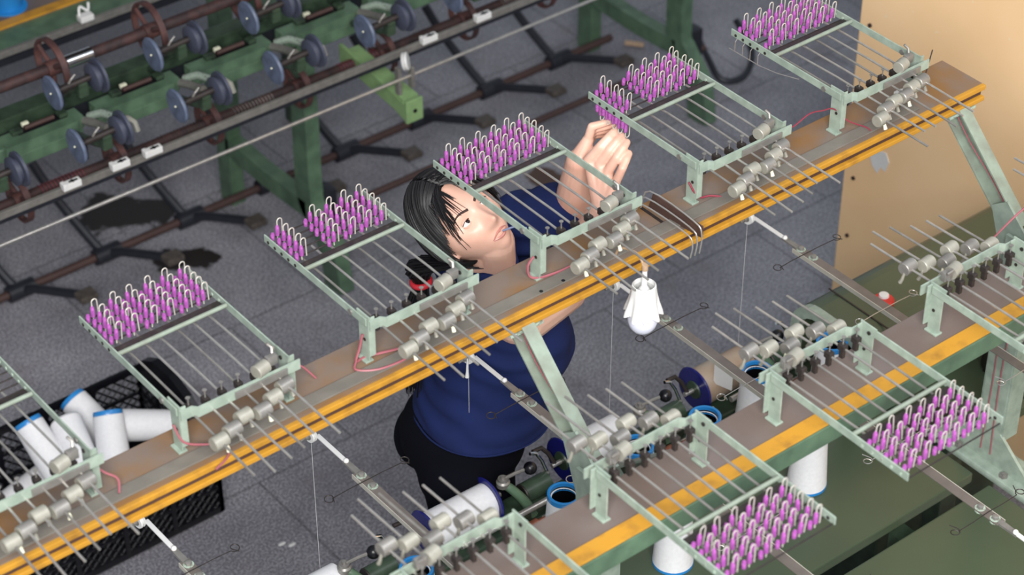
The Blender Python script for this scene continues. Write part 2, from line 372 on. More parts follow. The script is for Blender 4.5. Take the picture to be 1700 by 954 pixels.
MB().lathe([(0, 0.013), (0.005, 0.012), (0.006, 0)], (0.006, 0.006, 0.012), (0, 0, 1), 16).build('glare_spot', white, rk)  # white disc stands in for the glare on the red button

# ------------------------------------------------------------------ tension frames with rods, weights
FR_X0, PITCH = 1.458, 0.4055
rnd = random.Random(3)
def make_frame(wts, guard=False):
    t = empty('tension_frame', (0, 0, 0))
    for x, nm in ((0.0, 'post'), (0.228, 'post')):
        mb = MB().prism([(-0.014, 0), (0.014, 0), (0.014, 0.085), (0.020, 0.108), (-0.020, 0.108), (-0.016, 0.085)], 0, x - 0.0015, x + 0.0015)
        mb.box((x, -0.0, 0.002), (0.018, 0.03, 0.004), bev=0.001); mb.box((x + 0.006, -0.016, 0.06), (0.014, 0.003, 0.09), bev=0.0008)
        p = mb.build(nm, mint, t)
        MB().cyl((x - 0.004, 0.004, 0.092), (x + 0.004, 0.004, 0.092), 0.004, 8).build('screw', darkmix, p); MB().cyl((x - 0.003, -0.004, 0.05), (x + 0.003, -0.004, 0.05), 0.0035, 8).build('screw', darkmix, p)
    for x in (-0.003, 0.231):
        a = MB().box((x, 0.155, 0.094), (0.003, 0.335, 0.017), bev=0.0008)
        ar = a.build('side_arm', mint, t)
        d = MB()
        for k in range(5): d.cyl((x - 0.0028, 0.215 + 0.023 * k, 0.092), (x + 0.0028, 0.215 + 0.023 * k, 0.092), 0.0035, 8)
        d.build('arm_rivet', mintd if x > 0 else darkmix, ar)
        MB().cyl((x - 0.004, 0.035, 0.092), (x - 0.0015, 0.035, 0.092), 0.006, 10).build('arm_bolt', greysteel, ar)
    # bent crossbar
    MB().prism([(0.0, -0.018), (0.0, -0.021), (0.022, -0.021), (0.03, -0.030), (0.245, -0.030), (0.245, -0.027), (0.032, -0.027), (0.024, -0.018)], 2, 0.078, 0.100).build('crossbar', mint, t)
    MB().box((0.16, -0.033, 0.089), (0.11, 0.003, 0.015), bev=0.0006).build('crossbar_plate', greysteel, t)
    MB().cyl((-0.001, 0.188, 0.097), (0.229, 0.188, 0.097), 0.0045, 12).build('cross_tube', strutm, t)
    MB().box((0.114, 0.203, 0.090), (0.226, 0.014, 0.006), bev=0.0006).build('tray_strip', darkmix, t)
    for k in range(6):
        MB().cyl((0, 0.222 + 0.0205 * k - 0.005, 0.088), (0.228, 0.222 + 0.0205 * k - 0.005, 0.088), 0.0016, 6).build('tray_wire', darkmix, t)
    if guard: MB().tube([(-0.012, 0.318, 0.058), (-0.012, 0.22, 0.060), (-0.010, 0.17, 0.066), (-0.004, 0.11, 0.078)], 0.0011, 6).build('guard_wire', steel, t)
    for k in range(4 if guard else 0): MB().tube([(-0.006, 0.30 - 0.024 * k, 0.088), (-0.012, 0.30 - 0.024 * k, 0.082), (-0.012, 0.30 - 0.024 * k, 0.058)], 0.0009, 5).build('guard_wire', steel, t)
    for k in range(6):
        x = 0.026 + 0.0345 * k; dz = 0.002 * rnd.uniform(-1, 1); e = -0.215 + rnd.uniform(-0.02, 0.02) + wts[k] * 0.3; skew = rnd.uniform(-0.004, 0.004)
        bow = 0.004 * rnd.uniform(0, 1)
        rd = MB().tube([(x - skew, 0.262, 0.079), (x - skew * .5, 0.18, 0.084 - bow), (x, 0.06, 0.082 + dz), (x, -0.03, 0.080 + dz), (x + skew, e, 0.076 + dz)], 0.0024, 8).build('tension_rod', steel if k % 3 else greysteel, t)
        yw = -0.105 + wts[k]
        MB().lathe([(-0.015, 0), (-0.015, 0.0125), (-0.014, 0.0135), (0.012, 0.0135), (0.013, 0.0125), (0.013, 0)], (x + 0.0, yw, 0.077), (1, 0.10, 0), 18).build('weight', greysteel if (k % 2) else pale, rd)
        MB().lathe([(-0.0165, 0), (-0.0165, 0.0122), (-0.015, 0.0122)], (x, yw, 0.077), (1, 0.10, 0), 18).build('weight_face', pale, rd)
        MB().tube([(x + 0.012, yw + 0.004, 0.070), (x + 0.014, yw + 0.002, 0.055), (x + 0.014, yw - 0.002, 0.046)], 0.0042, 8, taper=lambda q: 0.6 + 0.4 * q).build('weight_hook', ivory if k in (0, 3) else pale, rd)
        MB().box((x, -0.004, 0.084), (0.013, 0.016, 0.014), bev=0.002).box((x, -0.004, 0.070), (0.008, 0.01, 0.02), bev=0.001).build('rod_clip', darkmix, rd)
        MB().cyl((x, -0.004, 0.09), (x, -0.004, 0.108), 0.0014, 6).lathe([(0.0, 0.0016), (0.003, 0.0045), (0.004, 0.0045), (0.004, 0)], (x, -0.004, 0.104), (0, 0, 1), 8).build('thumb_screw', greysteel, rd)
    ck = MB().lathe([(-0.014, 0), (-0.014, 0.0125), (-0.013, 0.0135), (0.013, 0.0135), (0.013, 0)], (0.170, -0.018, 0.108), (1, 0.25, 0), 20).build('clamp_drum', pale, t)
    MB().box((0.196, -0.012, 0.112), (0.022, 0.012, 0.02), bev=0.002).tube([(0.2, -0.01, 0.115), (0.206, 0.0, 0.128), (0.200, 0.006, 0.136)], 0.003, 6).build('clamp_lever', greysteel, ck)
    return t
W = [0.0, 0.012, 0.03, 0.022, 0.040, 0.055]
far_frames = [  # index, label phrase for the frame, phrase for its pins
    (-1, 'pale green tension frame cut off by the left edge above the yarn crate', None, None),
    (0, 'pale green tension frame with pin tray, next to the yarn crate', 'tray nearest the yarn crate', [0, 1, 2, 3, 4, 5]),
    (1, "pale green tension frame just left of the woman's hair", "tray left of the woman's hair", [0, 2, 3, 4, 5]),
    (2, "pale green tension frame whose arm crosses the woman's face", "tray above the woman's forehead", [0, 1, 2, 3, 4, 5]),
    (3, "pale green tension frame above the woman's raised hand", 'tray above the raised hand', [0, 2, 3, 4, 5]),
    (4, 'pale green tension frame against the plywood sheet', 'tray nearest the plywood', [0, 1, 2, 3, 4, 5])]
near_frames = [
    (1.525, 'blurred pale green frame cut off by the bottom edge over white wound spool', None, None),
    (1.931, 'pale green frame with pin tray reaching the bottom edge of the picture', 'tray at the bottom edge', [0, 1, 2, 3, 4, 5]),
    (2.337, 'pale green frame whose pin tray hangs beside the right hand post', 'tray beside the post', [0, 1, 2, 3, 4, 5]),
    (2.749, 'pale green frame over the blue rimmed cone, reaching the right edge', None, None),
    (3.155, 'pale green frame cut off at the right edge, in front of plywood', None, None)]
# a pin: steel hairpin with two purple sleeves
def make_pin():
    h = MB()
    lp = [(-0.0055, 0, -0.004), (-0.0055, 0, 0.020), (-0.0055, 0, 0.036)] + [(0.0055 * -math.cos(a), 0, 0.037 + 0.006 * math.sin(a)) for a in [PI * i / 6 for i in range(0, 7)]] + [(0.0055, 0, 0.034), (0.0058, 0.0006, 0.0)]
    h.tube(lp, 0.00125, 6)
    o = h.build('wire_pin', pinwire)
    s1 = MB().lathe([(0, 0), (0, 0.0034), (0.003, 0.0045), (0.019, 0.0042), (0.024, 0.0024), (0.0245, 0)], (-0.0055, 0, 0.005), (0, 0, 1), 10).build('sleeve', purple, o)
    s2 = MB().lathe([(0, 0), (0, 0.0034), (0.002, 0.0043), (0.013, 0.0043), (0.0165, 0.003), (0.017, 0)], (-0.0155, 0.002, -0.003), (0, 0, 1), 10).build('sleeve', purple, o)
    return o
pin0 = make_pin(); pin_used = [False]
def place_pin(loc, label, group, tilt=0.0, rz=0.0, flip=False):
    if pin_used[0]: p = copy_tree(pin0)
    else: p = pin0; pin_used[0] = True
    p.location = loc; p.rotation_euler = (tilt + (PI if flip else 0), rnd.uniform(-0.06, 0.06), rz)
    tag(p, label, 'pin', group)
def put_pins(X, Y, sgn, cols, phrase, group, missing=()):
    for ci, c in enumerate(cols):
        for r_ in range(5):
            if (c, r_) in missing: continue
            xl = 0.024 + 0.0372 * c; yl = 0.226 + 0.0205 * r_
            if sgn > 0: x = X + xl; y = Y + yl
            else: x = X + 0.228 - xl; y = Y - yl
            place_pin((x + rnd.uniform(-0.0012, 0.0012), y, ZP + 0.093), f'purple sleeved pin, {ORD[r_]} row and {ORD[ci]} column, {phrase}'.replace('tray', 'in tray', 1), group, rnd.uniform(-0.05, 0.05))
fr0 = make_frame(W)
frames = []
for i, (k, lab, ph, cols) in enumerate(far_frames):
    f_ = fr0 if i == 0 else (make_frame([0.0, 0.02, 0.03, 0.03, 0.045, 0.05], True) if k == 4 else copy_tree(fr0))
    f_.location = (FR_X0 + PITCH * k, 2.79, ZP); tag(f_, lab, 'frame', 'tension frames on the aisle board'); frames.append(f_)
W2 = [0.05, 0.03, 0.01, 0.035, 0.015, 0.0]
fn = make_frame(W2)
for i, (x, lab, ph, cols) in enumerate(near_frames):
    f_ = fn if i == 0 else copy_tree(fn)
    f_.location = (x + 0.228, 2.19, ZP); f_.rotation_euler = (0, 0, PI); tag(f_, lab, 'frame', 'tension frames on the grey board')
for (k, lab, ph, cols) in far_frames:
    if ph: put_pins(FR_X0 + PITCH * k, 2.79, 1, cols, ph, 'purple pins in the ' + ph, missing={(0, 1)} if k == 4 else ())
for (x, lab, ph, cols) in near_frames:
    if ph: put_pins(x, 2.19, -1, cols, ph, 'purple pins in the ' + ph)
for r_ in range(5):   # pins hanging below the tray at the raised hand
    place_pin((2.688, 2.79 + 0.215 + 0.0205 * r_, ZP + 0.080), f'purple pin hanging under the tray by the fingertips, {ORD[r_]} one', 'pins hanging at the raised hand', flip=True)

# ------------------------------------------------------------------ steel guide arms with pulley and thread eyes
def make_arm():
    t = empty('thread_guide', (0, 0, 0))
    MB().box((0, 0.22, 0), (0.022, 0.48, 0.003), bev=0.0008).build('bar', barm, t)
    MB().box((-0.0125, 0.22, -0.004), (0.002, 0.48, 0.011)).build('bar_lip', baredge, t)
    for y in (0.415, 0.435 + 0.02):
        MB().cyl((0, y - 0.01, -0.006), (0, y - 0.01, 0.002), 0.011, 14).build('washer', mintd, t)
        MB().lathe([(0, 0.007), (0.006, 0.007), (0.007, 0.004), (0.007, 0)], (0, y - 0.01, 0.002), (0, 0, 1), 6).build('bolt', greysteel, t)
    MB().prism([(-0.007, 0.455), (0.007, 0.455), (0.006, 0.500), (0.006, 0.505), (-0.006, 0.505), (-0.006, 0.500)], 2, -0.002, 0.003).build('joint_tab', greysteel, t)
    MB().box((0, 0.550, 0.002), (0.010, 0.105, 0.0035), bev=0.001).build('plastic_link', white, t)
    MB().sphere((0, 0.498, 0.004), 0.006, 10).build('link_knuckle', white, t)
    pu = MB().lathe([(-0.006, 0), (-0.006, 0.016), (-0.003, 0.017), (-0.002, 0.013), (0.002, 0.013), (0.003, 0.017), (0.006, 0.016), (0.006, 0)], (-0.012, 0.61, 0.004), (1, 0.15, 0), 24).build('pulley', white, t)
    MB().lathe([(-0.028, 0), (-0.028, 0.003), (-0.016, 0.003), (-0.016, 0.006), (-0.008, 0.006), (-0.008, 0.009), (-0.005, 0.009)], (-0.012, 0.61, 0.004), (1, 0.15, 0), 14).build('axle_knob', greysteel, pu)
    MB().tube([(0.0, 0.61, 0.006), (0.001, 0.612, 0.02), (0.005, 0.616, 0.034)], 0.0016, 6).build('hook_wire', white, t)
    for y, sides in ((0.425, ((-1, 0.085), (1, 0.085))), (0.17, ((-1, 0.08), (1, 0.07)))):
        for s, L_ in sides:
            pts = [(0, y, 0.004), (s * L_ * 0.5, y + 0.001, 0.003), (s * L_, y, 0.002)]
            for a in range(0, 14): pts.append((s * (L_ + 0.009 - 0.009 * math.cos(a / 12 * 2 * PI)), y - 0.009 * math.sin(a / 12 * 2 * PI), 0.002 + 0.0005 * a))
            pts.append((s * (L_ + 0.008), y - 0.018, 0.010))
            MB().tube(pts, 0.0011, 6).build('eye_wire', darkmix if y > 0.3 else steel, t)
    return t
arm0 = make_arm()
arm_lab = {0: 'steel guide arm with white pulley in front of the black crate', 1: 'steel guide arm with white pulley and link beside the black trousers',
           2: "steel guide arm with pulley hanging before the woman's navy shirt", 3: 'steel guide arm with pulley just behind the hanging bulb', 4: 'steel guide arm with pulley left of the plywood sheet'}
for i, k in enumerate((-1, 0, 1, 2, 3)):
    a = arm0 if i == 0 else copy_tree(arm0)
    a.location = (1.9345 + 0.411 * k, 2.487, 1.28); tag(a, arm_lab[i], 'thread guide', 'guide arms on the aisle side')
for x, lab in ((2.44, 'steel guide arm at the bottom edge beside the pin tray'), (2.846, 'steel guide arm crossing the dark gap between table panels'), (3.245, 'steel guide arm resting across the right hand post')):
    a = copy_tree(arm0); a.location = (x, 2.493, 1.28); a.rotation_euler = (0, 0, PI); tag(a, lab, 'thread guide', 'guide arms over the table side')
# carrier bar under the arms, part of the machine
part(MB().box((2.5, 2.49, 1.262), (3.1, 0.05, 0.028), bev=0.003), 'carrier_bar', darkmix)

# ------------------------------------------------------------------ cones
def make_cone(h=0.17, r0=0.046, r1=0.037):
    t = empty('yarn_cone', (0, 0, 0))
    MB().lathe([(0.006, r1 - 0.01), (0.006, r0), (h - 0.012, r1), (h - 0.012, r1 - 0.01)], (0, 0, 0), (0, 0, 1), 32).build('yarn_package', yarn, t)
    MB().lathe([(0.0, r0 - 0.008), (0.0, r0 + 0.0005), (0.007, r0 + 0.0005), (0.007, r0 - 0.008)], (0, 0, 0), (0, 0, 1), 32).build('base_ring', bluec, t)
    MB().lathe([(h - 0.012, r1 + 0.0006), (h, r1 + 0.0004), (h + 0.001, r1 - 0.002), (h, r1 - 0.006), (h - 0.02, r1 - 0.007)], (0, 0, 0), (0, 0, 1), 32).build('rim', bluec, t)
    MB().lathe([(0.001, 0), (0.001, r0 - 0.012), (h - 0.008, r1 - 0.007)], (0, 0, 0), (0, 0, 1), 28).build('core', black, t)
    return t
cone0 = make_cone()
cl = [((2.587, 2.69, ZT), 'white yarn cone standing on the green table, left of the two'), ((2.998, 2.69, ZT), 'white yarn cone standing on the green table below the yellow stripe, nearer the post'),
      ((2.42, 2.87, ZT), 'blue rimmed open yarn cone beside the navy spool flange, lower left'), ((2.65, 2.89, ZT), 'blue rimmed open yarn cone in front of the bright spool'),
      ((2.835, 2.87, ZT), 'blue rimmed yarn cone half hidden behind a mint bracket'), ((3.04, 2.915, ZT), 'blue rimmed yarn cone beside the tan spool end'),
      ((2.03, 2.885, ZT), 'blue rimmed yarn cone half hidden at the bottom edge'), ((3.225, 2.86, ZT + 0.03), 'blue rimmed yarn cone before the black arched opening'), ((3.66, 2.70, 0.93), 'open blue rimmed yarn cone in front of the plywood')]
for i, (p, lab) in enumerate(cl):
    c = cone0 if i == 0 else copy_tree(cone0)
    c.location = p; tag(c, lab, 'yarn cone', 'yarn cones on the machine table'); c.rotation_euler = (0, 0, i)
tag(MB().lathe([(0, 0), (0, 0.04), (0.01, 0.045), (0.08, 0.04), (0.10, 0.03), (0.10, 0)], (3.66, 2.70, ZT), (0, 0, 1), 20).build('cone_stand', darkmix), 'dark round stand under the open blue rimmed cone', 'stand')

# ------------------------------------------------------------------ wound spools and winding heads
def spool(x0, x1, bm_, r, label, second=False):
    t = empty('wound_spool', (x0, 3.04, 0.90), label, 'spool', 'wound spools along the front beam')
    MB().lathe([(0.0, 0.012), (0.0, 0.055), (0.003, 0.0575), (0.006, 0.055), (0.006, 0.012)], (0, 0, 0), (1, 0, 0), 40).build('flange', navydisc, t)
    MB().lathe([(-0.004, 0.0), (-0.004, 0.022), (0.0, 0.024)], (0, 0, 0), (1, 0, 0), 24).build('hub', dgreen, t)
    MB().lathe([(0.006, 0.012), (0.006, r), (x1 - x0 - 0.006, r - 0.002), (x1 - x0 - 0.006, 0.01)], (0, 0, 0), (1, 0, 0), 40).build('package', bm_, t)
    if second: MB().lathe([(0.0, 0.012), (0.0, 0.055), (0.003, 0.0575), (0.006, 0.055), (0.006, 0.012)], (x1 - x0 - 0.006, 0, 0), (1, 0, 0), 40).build('flange', navydisc, t)
    MB().cyl((-0.03, 0, 0), (x1 - x0 + 0.03, 0, 0), 0.006, 12).build('spindle', steel, t)
    MB().tube([(-0.02, 0.0, 0.0), (-0.03, 0.012, 0.03), (-0.045, 0.02, 0.05), (-0.07, 0.02, 0.052)], 0.0055, 8).build('handle', darkmix, t)
spool(2.165, 2.345, yarn, 0.045, 'white wound spool with navy flanges below the black trousers', True)
spool(2.555, 2.73, yarn, 0.044, 'wound spool with navy flange in the middle of the front row')
spool(2.96, 3.13, tan, 0.047, 'tan and silver spool with navy flange near the plywood end')
spool(1.755, 1.94, yarn, 0.044, 'wound spool with navy flange in the bottom left corner of the row')
def head(X, label, barrel=True):
    t = empty('bobbin_winder', (X, 3.01, 0.845), label, 'bobbin winder', 'bobbin winders along the front beam')
    MB().box((0.03, 0, 0.012), (0.11, 0.075, 0.025), bev=0.005).build('base_casting', dgreen, t)
    MB().tube(smooth_path([(0.035, -0.03, 0.01), (0.02, -0.018, 0.05), (-0.002, 0.0, 0.085), (-0.015, 0.015, 0.098)], 5), 0.013, 10, taper=lambda q: 1.0 - 0.25 * q).build('curved_arm', green, t)
    MB().lathe([(-0.012, 0), (-0.012, 0.015), (0.0, 0.016), (0.004, 0.012), (0.010, 0.012), (0.010, 0.005), (0.016, 0.005), (0.016, 0)], (-0.015, 0.015, 0.105), (0, 0, 1), 18).build('pivot_boss', greysteel, t)
    MB().tube([(-0.015, 0.015, 0.112), (0.02, 0.012, 0.114), (0.045, 0.006, 0.116)], 0.0045, 8).build('lever', greysteel, t)
    MB().sphere((0.053, 0.003, 0.116), 0.0155, 16).build('ball_knob', black, t)
    MB().cyl((0.04, 0.012, 0.038), (0.11, 0.012, 0.038), 0.025, 20).build('barrel', dgreen, t)
    MB().lathe([(-0.002, 0.0), (-0.002, 0.018), (-0.003, 0.024), (0.0, 0.0255)], (0.039, 0.012, 0.038), (1, 0, 0), 20).build('barrel_end', darkmix, t)
    MB().tube([(0.115, 0.02, 0.06), (0.108, 0.03, 0.09), (0.095, 0.035, 0.115), (0.078, 0.035, 0.122)], 0.0042, 8).build('crank', chrome, t)
    MB().lathe([(0, 0.0), (0, 0.010), (0.012, 0.010), (0.012, 0.0)], (0.112, 0.02, 0.048), (0, 0, 1), 12).build('crank_nut', greysteel, t)
    MB().tube([(0.05, -0.045, 0.005), (0.06, -0.055, 0.015), (0.085, -0.055, 0.015), (0.09, -0.045, 0.005)], 0.002, 6).build('spring_clip', steel, t)
    MB().lathe([(-0.012, 0), (-0.012, 0.012), (0.012, 0.012), (0.012, 0)], (0.02, -0.05, 0.0), (1, 0, 0), 14).cyl((0.03, -0.05, 0), (0.09, -0.05, 0.0), 0.007, 10).build('traverse_guide', copper, t)
head(2.387, 'green winding head with black ball knob right of the white spool')
head(1.955, 'green winding head with black ball knob at the bottom edge')
head(2.79, 'green winding head behind the bright blurred weights')
head(3.148, 'green winding head with black knobs beside the blue rimmed cone')
tag(MB().box((3.0, 2.985, 0.96), (0.004, 0.05, 0.07), Matrix.Rotation(0.3, 3, 'Z'), bev=0.001).build('paper_card', white), 'white card leaning between tan spool and mint bracket', 'card')

# ------------------------------------------------------------------ hanging bulb
bl = empty('hanging_bulb', (2.41, 2.63, 1.645), 'white globe bulb in pleated white socket hanging under the board', 'lamp')
MB().lathe([(-0.0375, 0), (-0.036, 0.009), (-0.03, 0.0195), (-0.02, 0.0265), (-0.008, 0.0298), (0.004, 0.0295), (0.014, 0.0265), (0.024, 0.022), (0.03, 0.018)], (0, 0, 0), (0, 0, 1), 36).build('globe', plasterw, bl)
sk = MB(); nn = 72; prof = [(0.012, 0.0365), (0.020, 0.0345), (0.040, 0.0295), (0.06, 0.0262), (0.078, 0.0238), (0.080, 0.0215), (0.070, 0.0205)]
vs = []; fs = []
for h, r_ in prof:
    for i in range(nn):
        a = 2 * PI * i / nn; amp = max(0, (0.062 - h)) * 0.085
        vs.append(((r_ + amp * math.cos(9 * a)) * math.cos(a), (r_ + amp * math.cos(9 * a)) * math.sin(a), h - (0.004 * math.cos(9 * a) if h < 0.02 else 0)))
for k in range(len(prof) - 1):
    fs += [(k * nn + i, k * nn + (i + 1) % nn, (k + 1) * nn + (i + 1) % nn, (k + 1) * nn + i) for i in range(nn)]
sk.add(vs, fs, True); sk.build('socket_skirt', white, bl)
MB().lathe([(0.02, 0.017), (0.060, 0.0165), (0.060, 0.012), (0.070, 0.011), (0.078, 0.0055), (0.115, 0.005), (0.115, 0)], (0, 0, 0), (0, 0, 1), 20).build('socket_stem', white, bl)
MB().lathe([(0.115, 0.0065), (0.128, 0.0065), (0.128, 0)], (0, 0, 0), (0, 0, 1), 16).tube(smooth_path([(0, 0, 0.12), (0.004, 0.03, 0.135), (0.012, 0.085, 0.112), (0.02, 0.11, 0.074)]), 0.0025, 8).build('cord', woodlt, bl)

# ------------------------------------------------------------------ small things on the aisle board
bw = empty('bent_wire_guard', (2.56, 2.77, ZP), 'three bent steel wires and brown shield arching over the board edge', 'wire guard')
for k in range(3):
    y0 = 0.05; MB().tube(smooth_path([(0.015 - 0.012 * k, 0.06, 0.006), (0.02 - 0.012 * k, 0.04, 0.055 - 0.01 * k), (0.035 - 0.012 * k, -0.075, 0.040 - 0.008 * k), (0.035 - 0.012 * k, -0.10, 0.02 - 0.006 * k), (0.033 - 0.012 * k, -0.098, -0.025)], 4), 0.0017, 6).build('wire', steel, bw)
MB().add([(0.03, 0.055, 0.002), (0.045, -0.09, 0.002), (0.045, -0.09, 0.03), (0.028, 0.04, 0.045), (0.033, 0.055, 0.002), (0.048, -0.09, 0.002), (0.048, -0.09, 0.03), (0.031, 0.04, 0.045)], [(0, 1, 2, 3), (4, 5, 6, 7), (0, 1, 5, 4), (1, 2, 6, 5), (2, 3, 7, 6), (3, 0, 4, 7)]).build('shield', groove, bw)
def cable(pts, r, m_, label, nm='red_cable'):
    tag(MB().tube(smooth_path(pts, 6), r, 6).build(nm, m_), label, 'cable', 'thin cables on the aisle board')
def wx(k, *P): return [(FR_X0 + PITCH * k + a, 2.79 + b, ZP + c) for a, b, c in P]
cable(wx(0, (-0.006, 0.0, 0.06), (0.0, -0.02, 0.03), (0.035, -0.03, 0.012), (0.07, -0.045, 0.008), (0.055, -0.075, 0.006), (0.02, -0.09, 0.004)), 0.0022, pinkw, 'pink red cable looping from the frame post beside the yarn crate')
cable(wx(-1, (0.24, 0.02, 0.05), (0.255, 0.0, 0.03), (0.27, -0.02, 0.02), (0.26, -0.04, 0.006)), 0.0022, pinkw, 'pink cable below the blue rimmed tube at the crate edge')
cable(wx(1, (-0.004, 0.0, 0.06), (-0.012, 0.0, 0.03), (-0.022, -0.002, 0.006), (0.0, 0.0, 0.004), (0.05, -0.015, 0.004), (0.085, -0.028, 0.004), (0.06, -0.05, 0.004), (0.0, -0.045, 0.004), (-0.035, -0.02, 0.004), (-0.02, 0.0, 0.006)), 0.0026, pinkw, 'pink cable lying in an oval loop on the board')
cable(wx(2, (-0.004, 0.0, 0.05), (-0.018, 0.0, 0.035), (-0.016, -0.002, 0.01), (0.0, -0.012, 0.004), (0.04, -0.02, 0.004), (0.075, -0.02, 0.003)), 0.0026, pinkw, "pink cable bundle at the frame post by the woman's chin")
cable(wx(3, (-0.008, 0.0, 0.05), (-0.002, -0.01, 0.03), (0.012, -0.014, 0.012), (0.035, -0.018, 0.008), (0.055, -0.03, 0.004)), 0.0022, redw, 'dark red cable at the post of the frame over the hand')
cable(wx(4, (-0.17, 0.0, 0.085), (-0.13, 0.0, 0.065), (-0.08, 0.0, 0.078), (-0.04, 0.0, 0.07), (-0.006, 0.0, 0.06), (0.02, -0.02, 0.03), (0.055, -0.04, 0.01), (0.06, -0.05, 0.004)), 0.0016, redw, 'thin dark red cable swinging between the two right hand frames')
cable(wx(0, (0.26, 0.02, 0.05), (0.275, 0.01, 0.04), (0.295, 0.0, 0.01)), 0.002, pinkw, 'short pink cable end right of the frame by the crate')
cable([(3.30, 2.30, ZP + 0.03), (3.20, 2.34, ZP + 0.02), (3.10, 2.36, ZP - 0.05)], 0.0022, pinkw, 'short pink cable above the grey board near the red button')
tag(MB().cyl((3.36, 2.80, ZP + 0.002), (3.415, 2.83, ZP + 0.055), 0.0014, 6).build('wire_stub', darkmix), 'thin dark wire sticking up at the board end by the plywood', 'wire')
for (x, y, z, lab) in ((3.30, 2.80, 1.716, 'torn white paper scrap lying on the board beneath the last frame'),):
    mb = MB(); n_ = 9; pts = [(x + 0.03 * (0.6 + 0.4 * rnd.random()) * math.cos(2 * PI * i / n_), y + 0.022 * (0.6 + 0.5 * rnd.random()) * math.sin(2 * PI * i / n_), z + 0.003 * rnd.random()) for i in range(n_)]
    mb.add(pts + [(p[0], p[1], p[2] + 0.001) for p in pts], [tuple(range(n_))[::-1], tuple(range(n_, 2 * n_))] + [(i, (i + 1) % n_, n_ + (i + 1) % n_, n_ + i) for i in range(n_)])
    tag(mb.build('paper_scrap', white), lab, 'paper')
mb = MB(); pp = [(3.575, 0.885), (3.592, 0.862), (3.578, 0.828), (3.556, 0.812), (3.545, 0.838), (3.528, 0.832), (3.518, 0.868), (3.532, 0.892)]
mb.prism([(a_ - 0.02, b_ - 0.05) for a_, b_ in pp], 0, 4.0975, 4.0995); tag(mb.build('paper_scrap', white), 'torn white paper scrap stuck on the plywood sheet, just under the board', 'paper')
for i, (x, y, z0, z1, lab) in enumerate([(2.3345, 3.097, 0.9, 1.30, "thin white thread hanging from the pulley before the woman's shirt"), (1.9235, 3.097, 0.75, 1.28, 'thin white thread hanging from the pulley over open floor'), (3.155, 3.097, 0.9, 1.28, 'thin white thread hanging from the pulley near the plywood'), (2.745, 3.097, 0.85, 1.28, 'thin white thread hanging behind the bulb')]):
    tag(MB().cyl((x, y, z0), (x, y, z1), 0.0004, 5).build('thread', white), lab, 'thread')
tag(MB().tube([(2.325, 3.09, 1.235), (2.326, 3.09, 1.25), (2.323, 3.085, 1.29)], 0.004, 8, taper=lambda q: 1.2 - 0.8 * q).build('tassel', white), 'small white tassel hanging from the pulley before the navy shirt', 'tassel')

# ------------------------------------------------------------------ black crate with tubes
cr = empty('plastic_crate', (2.02, 4.43, 0), 'black mesh plastic crate on the floor filled with white yarn tubes', 'crate')
L2, W2_, H2 = 0.30, 0.20, 0.28
def lattice(p0, ux, uz, lx, lz, step=0.03):
    mb = MB(); p0 = V(p0); ux = V(ux); uz = V(uz); k = -int(lz / step) - 1
    while k * step < lx:
        for s in (1, -1):
            x = k * step
            a = (x, 0) if s == 1 else (x + lz, 0); b = (x + lz, lz) if s == 1 else (x, lz)
            def clip(a, b):
                (x0, z0), (x1, z1) = a, b
                t0, t1 = 0, 1; dx = x1 - x0
                for lim, sg in ((0, 1), (lx, -1)):
                    if dx * sg > 0: t0 = max(t0, (lim - x0) / dx) if sg * (x0 - lim) < 0 else t0
                    elif dx * sg < 0: t1 = min(t1, (lim - x0) / dx) if sg * (x1 - lim) < 0 else t1
                if t1 <= t0: return None
                return (x0 + dx * t0, z0 + (z1 - z0) * t0), (x0 + dx * t1, z0 + (z1 - z0) * t1)
            c = clip(a, b)
            if c: mb.cyl(p0 + ux * c[0][0] + uz * c[0][1], p0 + ux * c[1][0] + uz * c[1][1], 0.0035, 4, cap=False)
        k += 1
    return mb
for (nm, p0, ux, ln) in (('front_wall', (-L2, -W2_, 0.02), (1, 0, 0), 0.6), ('rear_wall', (-L2, W2_, 0.02), (1, 0, 0), 0.6), ('end_wall', (L2, -W2_, 0.02), (0, 1, 0), 0.4), ('end_wall', (-L2, -W2_, 0.02), (0, 1, 0), 0.4)):
    w_ = lattice(p0, ux, (0, 0, 1), ln, 0.24)
    c = V(p0) + V(ux) * ln / 2; hx = abs(ux[0])
    for z in (0.02, 0.10, 0.18, 0.265): w_.box((c.x, c.y, z), ((ln if hx else 0.012), (0.012 if hx else ln), 0.022 if z > 0.2 or z < 0.05 else 0.008), bev=0.002)
    for q in (0, 0.25, 0.5, 0.75, 1.0):
        pp = V(p0) + V(ux) * ln * q; w_.box((pp.x, pp.y, 0.14), (0.014, 0.014, 0.26), bev=0.002)
    w_.build(nm, black, cr)
MB().prism([(-0.17, 0.26), (0.19, 0.26), (0.19, 0.285), (0.15, 0.33), (0.09, 0.365), (0.0, 0.37), (-0.08, 0.345), (-0.14, 0.30)], 0, L2 - 0.012, L2 + 0.012).build('arched_handle', black, cr)
MB().box((0, 0, 0.012), (0.59, 0.39, 0.012)).build('bottom', black, cr)
for z in (0.05,): pass
tube0 = None
